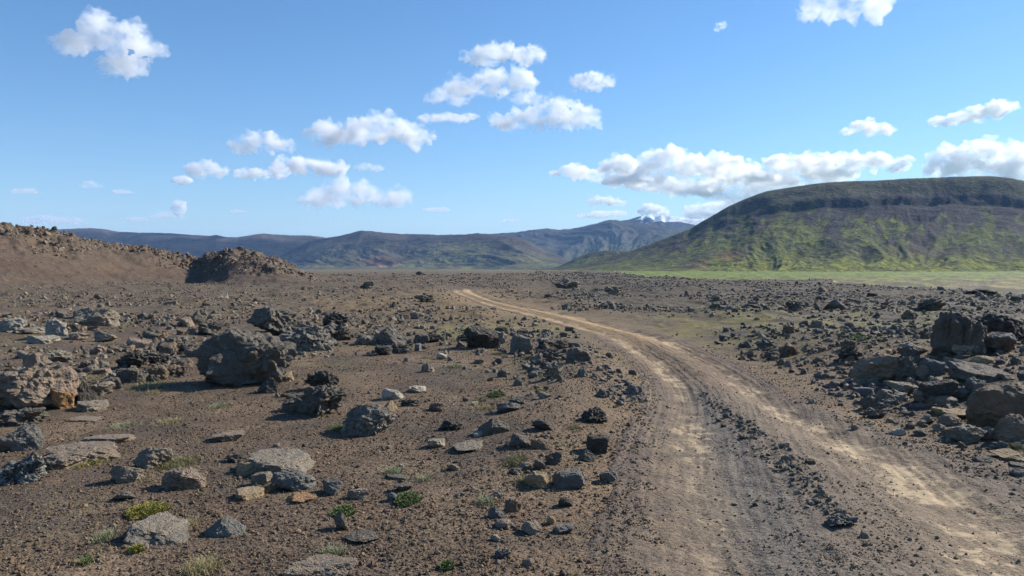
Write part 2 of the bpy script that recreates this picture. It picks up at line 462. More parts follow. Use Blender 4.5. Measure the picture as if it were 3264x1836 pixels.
c = lerp3(c, (0.136, 0.104, 0.074), near * 0.75)
c = lerp3(c, (0.132, 0.113, 0.094), np.exp(-np.square((s - 0.35) / 0.10)) * near * 0.7)         # grey gravel beside the left rut
c = lerp3(c, (0.100, 0.078, 0.060), np.exp(-np.square((s - 0.55) / 0.12)) * near * 0.35)
c = lerp3(c, (0.20, 0.143, 0.087), (rut2 * 0.5 + 0.4 * np.exp(-np.square((s - 0.05) / 0.1))) * near)
c = lerp3(c, (0.36, 0.235, 0.115), sst(19, 36, y) * 0.95)
lane = np.maximum(np.exp(-np.square((s - 0.76) / 0.10)) * (1 - 0.55 * np.exp(-np.square((y - 11.3) / 1.4))), np.exp(-np.square((s - 0.22) / 0.08)) * (0.35 + 0.6 * np.exp(-np.square((y - 11.4) / 1.2)) + 0.65 * sst(14, 17, y)))
na = fbm2(x / 0.75, y / (0.28 + 0.018 * y), 4, 0.62, 4.0); nb_ = fbm2(x / 0.30, y / (0.07 + 0.008 * y), 3, 0.65, 1.0); nc_ = fbm2(x / 2.0, y / 3.0, 2, 0.5, 8.0)
far_ = sst(20, 40, y)
pm = sst(0.30, 0.68, 0.45 * na + 0.95 * nb_ + 0.45 * nc_ + 0.42 * lane - 0.06 + 0.30 * far_) * sst(0.12, 0.5, lane)
sp_ = sst(-0.5, 0.7, fbm2(x / 0.09, y / 0.09, 2, 0.6, 3.0))
c = lerp3(c, (0.32, 0.235, 0.14), sst(-0.15, 0.45, 0.6 * na + 0.5 * nc_ + 0.3 * lane - 0.2) * lane * 0.45)
c = lerp3(c, (0.44, 0.335, 0.20), pm * (0.36 + 0.36 * sp_ + 0.12 * far_))
m_in = np.minimum(s, 1 - s) * w
c = lerp3(c, (0.106, 0.077, 0.057), sst(0.75, -0.1, m_in + 0.40 * n1 + 0.25 * n2) * 0.9)
c = lerp3(c, (0.11, 0.085, 0.06), sst(86, 95, y + 2 * n1) * 0.9)
stk = fbm2((s * w + 0.15 * n2) / 0.07, y / 2.6, 3, 0.6, 2.0)
c = c * (1 + 0.11 * np.clip(stk, -1, 1) * (np.maximum(rut1, rut2) + 0.25))[:, None]
gvr = 0.9 - 0.7 * pm
link('dirt_track', mesh_np('dirt_track', np.stack([x, y, z], 1), None, grid_quads(len(ry), len(rs)), M_ROAD, True, c, {'grav': gvr}),
     'dusty tan dirt track curving from the lower right into the lava field', 'dirt road', kind='structure')

# ------------------------------------------------------------------ water
mw, n, l, b = newmat('river_water')
b.inputs['Base Color'].default_value = (0.03, 0.05, 0.07, 1); b.inputs['Roughness'].default_value = 0.08; b.inputs['Specular IOR Level'].default_value = 0.5
tt = np.linspace(0, 2 * math.pi, 48, endpoint=False)
px_ = POND[0] + 28 * np.cos(tt) * (1 + 0.18 * np.sin(3 * tt)); py_ = POND[1] + 70 * np.sin(tt)
pz = float(ground_z(np.array([POND[0]]), np.array([POND[1]]))[0]) - 0.45
pco = np.stack([np.append(px_, POND[0]), np.append(py_, POND[1]), np.full(49, pz)], 1)
ptri = np.stack([np.full(48, 48), np.arange(48), (np.arange(48) + 1) % 48], 1)
link('water', mesh_np('water', pco, ptri, None, mw), 'small patch of pale blue river water at the foot of the green mountain', 'water', kind='structure')

# ------------------------------------------------------------------ hills
def hill(name, crest, dc, df, zf, prof, gully, colour, mat, label, nu=420, nt=150, jag=0.0, seed=1.0, cat='hill'):
    crest = np.array(crest, float)
    cu, cv = pray(crest[:, 0], crest[:, 1])
    u = np.linspace(cu[0], cu[-1], nu)
    t = np.concatenate([np.linspace(0, 1, nt), 1 + np.linspace(0.02, 0.5, 20)])
    U, T = np.meshgrid(u, t); U = U.ravel(); T = T.ravel()
    DC = np.interp(U, cu, np.interp(cu, [cu[0], cu[-1]], dc)) if np.ndim(dc) == 1 and len(dc) == 2 else np.full(U.shape, dc)
    DF = np.interp(U, [cu[0], cu[-1]], df) if np.ndim(df) else np.full(U.shape, df)
    Y = DF + (DC - DF) * T; X = U * Y
    wl = (DC.mean() - DF.mean())
    cvs = np.interp(U, cu, cv)
    zc = CAM_Z + cvs * DC 
    jg = jag * (ridged2(U * 90, T * 6 + seed, 4, 0.55, seed) - 0.9)
    P = np.interp(T, prof[0], prof[1])
    if len(prof) > 2:
        kk = np.clip(np.interp(U, [0.25, 0.40, 0.48, 0.60, 0.68], [0.1, 0.45, 0.8, 0.7, 0.3]) + 0.8 * fbm2(U * 7.0, T * 3.0, 2, 0.5, 1.0), 0, 1); sh = np.interp(U, [0.30, 0.42, 0.50, 0.585, 0.75], [0.0, -0.01, 0.012, 0.035, 0.02]); tw = T - sh + 0.012 * fbm2(U * 16, T * 9, 3, 0.6)
        P = (1 - kk) * np.interp(tw, prof[0], prof[2]) + kk * np.interp(tw, prof[0], prof[1])
    if len(prof) > 2: P = np.where(T > 0.9, P + (1 - P) * sst(0.9, 1.0, T), P)
    P = np.where(T <= 1, P, 1 - 0.9 * sst(1.0, 1.5, T))
    Z = zf + (zc - zf) * P + jg * sst(0.86, 1.0, T) * sst(1.3, 1.0, T)
    hgt = np.maximum(zc - zf, 1)
    env = sst(0.0, 0.25, T) * sst(1.04, 0.75, T)
    if gully:
        ga, gk, gt = gully
        wu = U * gk + 0.8 * pn2(U * gk * 0.4, T * 2.0 + seed)
        g = ridged2(wu, T * gt + seed, 4, 0.55, seed) - 1.0
        Z = Z + env * ga * hgt * g
        Z = Z + env * ga * 0.6 * hgt * fbm2(X / (wl * 0.25), Y / (wl * 0.25), 4, 0.5, seed + 3)
    else: g = 0 * U
    px, py = toscreen(X, Y, Z)
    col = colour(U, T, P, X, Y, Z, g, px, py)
    q = grid_quads(len(t), nu)
    return link(name, mesh_np(name, np.stack([X, Y, Z], 1), None, q, mat, True, col), label, cat, kind='structure')

def c_right(U, T, P, X, Y, Z, g, px, py):
    n1 = fbm2(U * 26, T * 5, 5, 0.58, 3.0); n2 = fbm2(X / 70, Y / 110, 5, 0.6, 5.0); st = fbm2(U * 75 + 2 * n1, T * 3.0, 3, 0.55, 6.0)
    c = np.tile(np.array([[0.046, 0.043, 0.045]]), (len(U), 1))
    c = lerp3(c, (0.085, 0.066, 0.056), sst(0.0, 0.5, st + 0.4 * n2) * 0.6)
    gl = np.interp(px, [1700, 2100, 2500, 2750, 2950, 3150, 3500], [0.66, 0.60, 0.60, 0.44, 0.34, 0.40, 0.45])
    gm = sst(0.10, -0.10, P - gl + 0.30 * n1 + 0.20 * st + 0.06 * n2)
    c = lerp3(c, (0.125, 0.138, 0.032), gm * 0.95)
    c = lerp3(c, (0.185, 0.195, 0.042), sst(0.26, 0.06, P + 0.12 * n1) * sst(-0.3, 0.4, n2 + 0.3))
    c = lerp3(c, (0.070, 0.075, 0.040), gm * sst(0.05, 0.5, n2 - 0.2 * st) * 0.75)
    c = lerp3(c, (0.040, 0.045, 0.030), sst(0.28, 0.5, fbm2(X / 35, Y / 45, 4, 0.6, 11.0)) * gm * 0.85)
    c = lerp3(c, (0.11, 0.105, 0.065), sst(2500, 2000, px) * sst(-0.3, 0.4, n2) * 0.45 * gm)
    c = lerp3(c, (0.080, 0.080, 0.050), sst(0.72, 0.86, P + 0.03 * n1)); c = lerp3(c, (0.056, 0.054, 0.044), sst(0.1, 0.6, n2 + 0.3 * n1) * sst(0.74, 0.84, P) * 0.7)
    cn = fbm2(U * 14, T * 9, 4, 0.6, 31.0)
    cl = sst(0.60, 0.69, P + 0.08 * cn + 0.04 * st) * sst(0.80, 0.765, P + 0.03 * cn) * np.interp(px + 90 * cn, [2230, 2420, 2640, 3100, 3260], [0, 0.45, 1, 0.9, 0.35]) * np.clip(0.72 + 0.8 * cn, 0.1, 1)
    c = lerp3(c, (0.026, 0.026, 0.030), cl * 0.8)
    ln = ridged2(U * 42 + 1.6 * n1, T * 2.2 + 0.4 * n2, 4, 0.6, 41.0)
    c = lerp3(c, (0.050, 0.048, 0.044), sst(1.15, 1.55, ln) * sst(0.05, 0.2, P) * sst(0.76, 0.6, P) * 0.75)
    c = lerp3(c, (0.045, 0.055, 0.026), sst(0.35, 0.6, fbm2(X / 18, Y / 22, 4, 0.6, 17.0)) * sst(0.5, 0.3, P) * 0.7)
    c = lerp3(c, (0.17, 0.085, 0.05), np.exp(-np.square((px - 2290) / 75) - np.square((py - (828 - 0.25 * (px - 2290))) / 16)) * sst(-0.4, 0.3, n2 + st * 0.4) * 0.9)
    c = lerp3(c, (0.078, 0.058, 0.052), np.exp(-np.square((px - 2960) / 150) - np.square((py - 800) / 20)) * 0.7)
    return c
RM = [(1660, 862), (1740, 858), (1800, 852), (1860, 842), (1900, 832), (1960, 815), (2020, 797), (2080, 776), (2154, 748), (2200, 730), (2230, 712), (2319, 660), (2380, 634), (2408, 623), (2440, 612), (2480, 604), (2522, 598), (2580, 590), (2636, 585),
      (2700, 580), (2788, 576), (2915, 570), (3040, 565), (3100, 563), (3155, 562), (3218, 568), (3264, 577), (3400, 615), (3600, 690), (3850, 780), (4200, 850)]
hill('mountain', RM, (2500, 2500), (1250, 1120), -9.0,
     ([0, .12, .30, .42, .55, .66, .75, .835, .855, .875, .93, 1], [0, .015, .06, .115, .235, .375, .50, .635, .66, .775, .90, 1], [0, .015, .06, .13, .26, .40, .53, .66, .69, .73, .86, 1]),
     (0.030, 12.0, 2.2), c_right, M_HILL_NEAR, 'broad green and dark basalt mountain with a black cliff band below its flat top', 900, 300, 0.8, 2.0, 'mountain')

def c_toe(U, T, P, X, Y, Z, g, px, py):
    n1 = fbm2(X / 40, Y / 60, 4, 0.55, 4.0)
    c = np.tile(np.array([[0.095, 0.110, 0.042]]), (len(U), 1))
    c = lerp3(c, (0.055, 0.055, 0.045), sst(0.55, 0.85, P + 0.2 * n1)); return lerp3(c, (0.125, 0.125, 0.06), sst(0.0, 0.5, n1) * 0.6)
hill('hill', [(1720, 864), (1780, 850), (1830, 826), (1880, 806), (1930, 799), (1980, 800), (2040, 806), (2110, 822), (2200, 856)], (3100, 2900), (2500, 2300), -6.0,
     ([0, .3, .7, .85, 1], [0, .2, .72, .95, 1]), (0.06, 20.0, 2.0), c_toe, M_HILL_NEAR, 'low green hillock at the left foot of the big mountain', 160, 70, 1.0, 4.0)

def c_mid(U, T, P, X, Y, Z, g, px, py):
    n1 = fbm2(U * 22, T * 4, 4, 0.55, 2.0); n2 = fbm2(X / 260, Y / 400, 5, 0.58, 6.0)
    c = np.tile(np.array([[0.115, 0.108, 0.052]]), (len(U), 1))
    c = lerp3(c, (0.078, 0.066, 0.054), sst(0.45, 0.8, P + 0.2 * n1))
    c = lerp3(c, (0.165, 0.168, 0.062), sst(1150, 1350, px) * sst(0.7, 0.3, P) * sst(-0.3, 0.4, n1 + n2))
    c = lerp3(c, (0.040, 0.042, 0.038), sst(0.0, 0.5, n2) * 0.8)
    ln = ridged2(U * 34 + 1.5 * n1, T * 1.8, 4, 0.6, 21.0)
    c = lerp3(c, (0.035, 0.036, 0.034), sst(1.2, 1.6, ln) * sst(0.08, 0.2, P) * sst(0.85, 0.6, P) * 0.8)
    c = lerp3(c, (0.030, 0.033, 0.036), sst(1060, 960, px + 60 * n1) * sst(0.15, 0.4, P) * 0.8)  # cloud shadow painted into the colour of the hill's left end
    c = lerp3(c, (0.22, 0.105, 0.055), 1.0 * np.exp(-np.square((px - 1205 - (py - 830) * 0.6) / 48) - np.square((py - 832) / 17)))
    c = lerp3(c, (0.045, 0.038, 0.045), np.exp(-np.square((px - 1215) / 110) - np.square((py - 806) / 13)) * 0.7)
    return c
MID = [(780, 862), (830, 842), (880, 820), (930, 795), (985, 770), (1030, 760), (1080, 752), (1104, 747), (1147, 735), (1180, 736), (1215, 741), (1267, 745), (1394, 748), (1480, 747), (1520, 744), (1570, 747), (1634, 752), (1680, 766), (1740, 800), (1790, 818), (1830, 836), (1900, 862)]
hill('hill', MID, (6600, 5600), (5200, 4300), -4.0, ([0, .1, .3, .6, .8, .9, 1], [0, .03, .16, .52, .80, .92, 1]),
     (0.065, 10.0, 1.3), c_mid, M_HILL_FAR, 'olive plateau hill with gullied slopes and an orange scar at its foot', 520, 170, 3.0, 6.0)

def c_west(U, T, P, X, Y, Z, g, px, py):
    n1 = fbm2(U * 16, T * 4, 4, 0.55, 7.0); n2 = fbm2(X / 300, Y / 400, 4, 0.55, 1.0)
    c = np.tile(np.array([[0.021, 0.021, 0.021]]), (len(U), 1))  # base tone darkened to stand in for a cloud's shadow on this hill
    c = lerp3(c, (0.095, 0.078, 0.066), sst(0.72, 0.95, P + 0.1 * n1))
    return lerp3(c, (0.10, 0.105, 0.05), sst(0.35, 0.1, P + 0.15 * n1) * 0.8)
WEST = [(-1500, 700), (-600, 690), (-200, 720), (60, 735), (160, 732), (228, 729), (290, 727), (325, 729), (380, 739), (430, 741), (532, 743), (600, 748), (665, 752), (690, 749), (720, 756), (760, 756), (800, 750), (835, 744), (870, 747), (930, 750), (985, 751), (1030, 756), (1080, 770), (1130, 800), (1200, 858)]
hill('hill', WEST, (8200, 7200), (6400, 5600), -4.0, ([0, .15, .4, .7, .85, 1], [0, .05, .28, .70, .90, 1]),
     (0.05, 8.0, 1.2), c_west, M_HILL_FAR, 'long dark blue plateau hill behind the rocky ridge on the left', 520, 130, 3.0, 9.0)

def c_back(U, T, P, X, Y, Z, g, px, py):
    n1 = fbm2(U * 24, T * 5, 5, 0.58, 5.0)
    c = np.tile(np.array([[0.070, 0.066, 0.056]]), (len(U), 1))
    c = lerp3(c, (0.045, 0.045, 0.042), sst(0.15, 0.5, n1) * 0.6)
    return lerp3(c, (0.105, 0.110, 0.050), sst(0.6, 0.25, P + 0.3 * n1) * 0.85)
hill('hill', [(1260, 862), (1380, 790), (1500, 750), (1600, 742), (1640, 741), (1685, 734), (1724, 731), (1748, 729), (1775, 732), (1824, 729), (1870, 720), (1905, 712), (1930, 704), (1952, 700), (1975, 704), (2000, 706), (2060, 712), (2130, 722), (2200, 735), (2330, 800), (2450, 860)],
     (9800, 8600), (7400, 6600), -4.0, ([0, .2, .45, .7, .85, 1], [0, .10, .38, .68, .86, 1]),
     (0.09, 16.0, 1.6), c_back, M_HILL_FAR, 'hazy blue brown upland rising to a blunt knob below the snow peak', 380, 130, 6.0, 12.0)

def c_snow(U, T, P, X, Y, Z, g, px, py):
    n1 = fbm2(U * 45, T * 16, 3, 0.5, 8.0)
    c = np.tile(np.array([[0.055, 0.052, 0.052]]), (len(U), 1))
    right = sst(2060, 2120, px)
    sn = sst(0.10, 0.20, 0.6 * n1 - 0.22 + 0.9 * right * sst(0.84, 0.93, P) + 0.42 * sst(0.90, 0.97, P) * sst(1990, 2050, px))
    return lerp3(c, (0.78, 0.80, 0.84), sn * sst(0.55, 0.70, P))
hill('snow_mountain', [(1760, 800), (1880, 730), (1960, 706), (2005, 700), (2030, 692), (2042, 688), (2052, 694), (2062, 686), (2073, 685), (2085, 693), (2098, 688), (2108, 685), (2120, 692), (2135, 689), (2160, 691), (2200, 697), (2240, 699), (2330, 720), (2480, 790)],
     (12500, 11500), (10200, 9400), 0.0, ([0, .3, .6, .85, 1], [0, .3, .62, .86, 1]), (0.014, 26.0, 1.5), c_snow, M_HILL_FAR,
     'distant peak streaked with snow showing behind the left shoulder of the mountain', 300, 110, 1.0, 15.0, 'mountain')

# ------------------------------------------------------------------ rocks
def ico(level):
    import bmesh
    bm = bmesh.new(); bmesh.ops.create_icosphere(bm, subdivisions=level, radius=1.0)
    v = np.array([q.co[:] for q in bm.verts]); f = np.array([[q.index for q in p.verts] for p in bm.faces]); bm.free()
    return v, f
ICO = {k: ico(k) for k in (1, 2, 3, 4, 5, 6)}

def rock_geo(seed, shape, level):
    g = np.random.default_rng(seed)
    v0, f = ICO[level]; v = v0.copy(); o = g.uniform(-50, 50, 3)
    rad = np.sqrt(np.maximum(1 - v[:, 2] ** 2, 0)); low = v[:, 2] < 0
    k_ = np.where(low, (1 + 0.10 * np.minimum(-v[:, 2], 0.5)) / np.maximum(rad, 0.30), 1.0)
    v[:, :2] *= k_[:, None]                                     # broad foot instead of a ball
    def cut(nn, off, k=0.9):
        nonlocal v
        nn = np.asarray(nn, float); nn = nn / np.linalg.norm(nn)
        d = v @ nn - off; m = d > 0
        v[m] -= (d[m] * k)[:, None] * nn
    def cuts(n, lo, hi, k=0.88):
        for _ in range(n): cut(g.normal(size=3), g.uniform(lo, hi), k)
    if shape == 'ang':
        cuts(8, 0.42, 0.78); cut((g.normal() * .4, g.normal() * .4, 1), 0.55); amp = (0.12, 0.06)
    elif shape == 'pyr':
        a0 = g.uniform(0, 6.28)
        for k in range(4):
            a = a0 + k * 1.57 + g.uniform(-.35, .35); cut((math.cos(a), math.sin(a), g.uniform(0.65, 1.0)), g.uniform(0.30, 0.46))
        cuts(4, 0.55, 0.8); amp = (0.07, 0.05)
    elif shape == 'block':
        for nn in ((1, 0, 0), (-1, 0, 0), (0, 1, 0), (0, -1, 0), (0, 0, 1)):
            cut(np.array(nn) + g.normal(size=3) * 0.13, g.uniform(0.52, 0.62))
        cuts(3, 0.6, 0.8); amp = (0.09, 0.05)
    elif shape == 'slab':
        cut((g.normal() * .15, g.normal() * .15, 1), 0.22); cut((0, 0, -1), 0.3); cuts(9, 0.42, 0.78, 0.95); amp = (0.12, 0.06)
    elif shape == 'round':
        cuts(4, 0.7, 0.9, 0.8); amp = (0.10, 0.02)
    elif shape == 'rough':
        cuts(6, 0.45, 0.8); amp = (0.24, 0.17)
    elif shape == 'lump':
        cuts(4, 0.5, 0.8); amp = (0.16, 0.10)
    elif shape == 'crag':
        hz = np.abs(v[:, 2]) ** 0.8 * np.sign(v[:, 2]); v[:, :2] *= (1 + 0.18 * np.clip(v[:, 2], 0, 1))[:, None]; v[:, 2] = hz
        cuts(6, 0.5, 0.85); cut((0.45, -0.1, 1), 0.72); amp = (0.16, 0.11)
        qf = v * np.array([2.4, 2.4, 0.8]) + o
        v = v + v * np.array([1, 1, 0.35]) * (0.20 * (np.abs(pn3(qf)) * 2 - 0.5) + 0.10 * (np.abs(pn3(qf * 2.3)) * 2 - 0.5))[:, None]
    n = v / np.maximum(np.linalg.norm(v, axis=1), 0.2)[:, None]
    q = v * 1.4 + o
    if shape == 'crag': amp = (0.12, 0.075)
    if shape in ('rough', 'lump', 'pyr', 'crag'):
        r1 = np.abs(pn3(q * 1.1)) * 2 - 0.5
        v = v + n * (amp[0] * (fbm3(q * 1.0, 3) * 0.8 + (r1 if shape == 'rough' else -r1 * 0.6)))[:, None]
        r2 = np.abs(pn3(q * 2.9 + 5)) * 2
        v = v + n * (amp[1] * ((0.6 - r2) if shape == 'lump' else (r2 - 0.6)))[:, None]
        v = v + 0.6 * amp[1] * np.stack([pn3(q * 3.1 + 9), pn3(q * 3.1 + 23), pn3(q * 3.1 + 41)], 1)
        if level >= 4: v = v + n * (0.55 * amp[1] * fbm3(q * 6.0, 3, 0.6))[:, None]
    else:
        v = v + n * (amp[0] * fbm3(q * 1.6, 3))[:, None] + n * (amp[1] * fbm3(q * 4.0, 4, 0.6))[:, None]
    lo, hi = np.percentile(v, 1.0, 0), np.percentile(v, 98.5, 0)
    if level < 3: lo, hi = v.min(0), v.max(0)
    v = (v - lo) / (hi - lo); v[:, :2] -= 0.5
    return v, f

COLS = {'black': (0.068, 0.064, 0.060), 'dark': (0.128, 0.116, 0.104), 'blue': (0.150, 0.150, 0.150), 'grey': (0.215, 0.190, 0.162),
        'pink': (0.235, 0.188, 0.155), 'tan': (0.30, 0.23, 0.15), 'brown': (0.165, 0.124, 0.093), 'pale': (0.29, 0.262, 0.225), 'white': (0.38, 0.35, 0.31), 'orange': (0.30, 0.17, 0.085)}
WORD = {'black': 'black', 'dark': 'dark grey', 'blue': 'blue grey', 'grey': 'grey', 'pink': 'pinkish grey', 'tan': 'tan', 'brown': 'brown', 'pale': 'pale', 'white': 'whitish', 'orange': 'orange'}

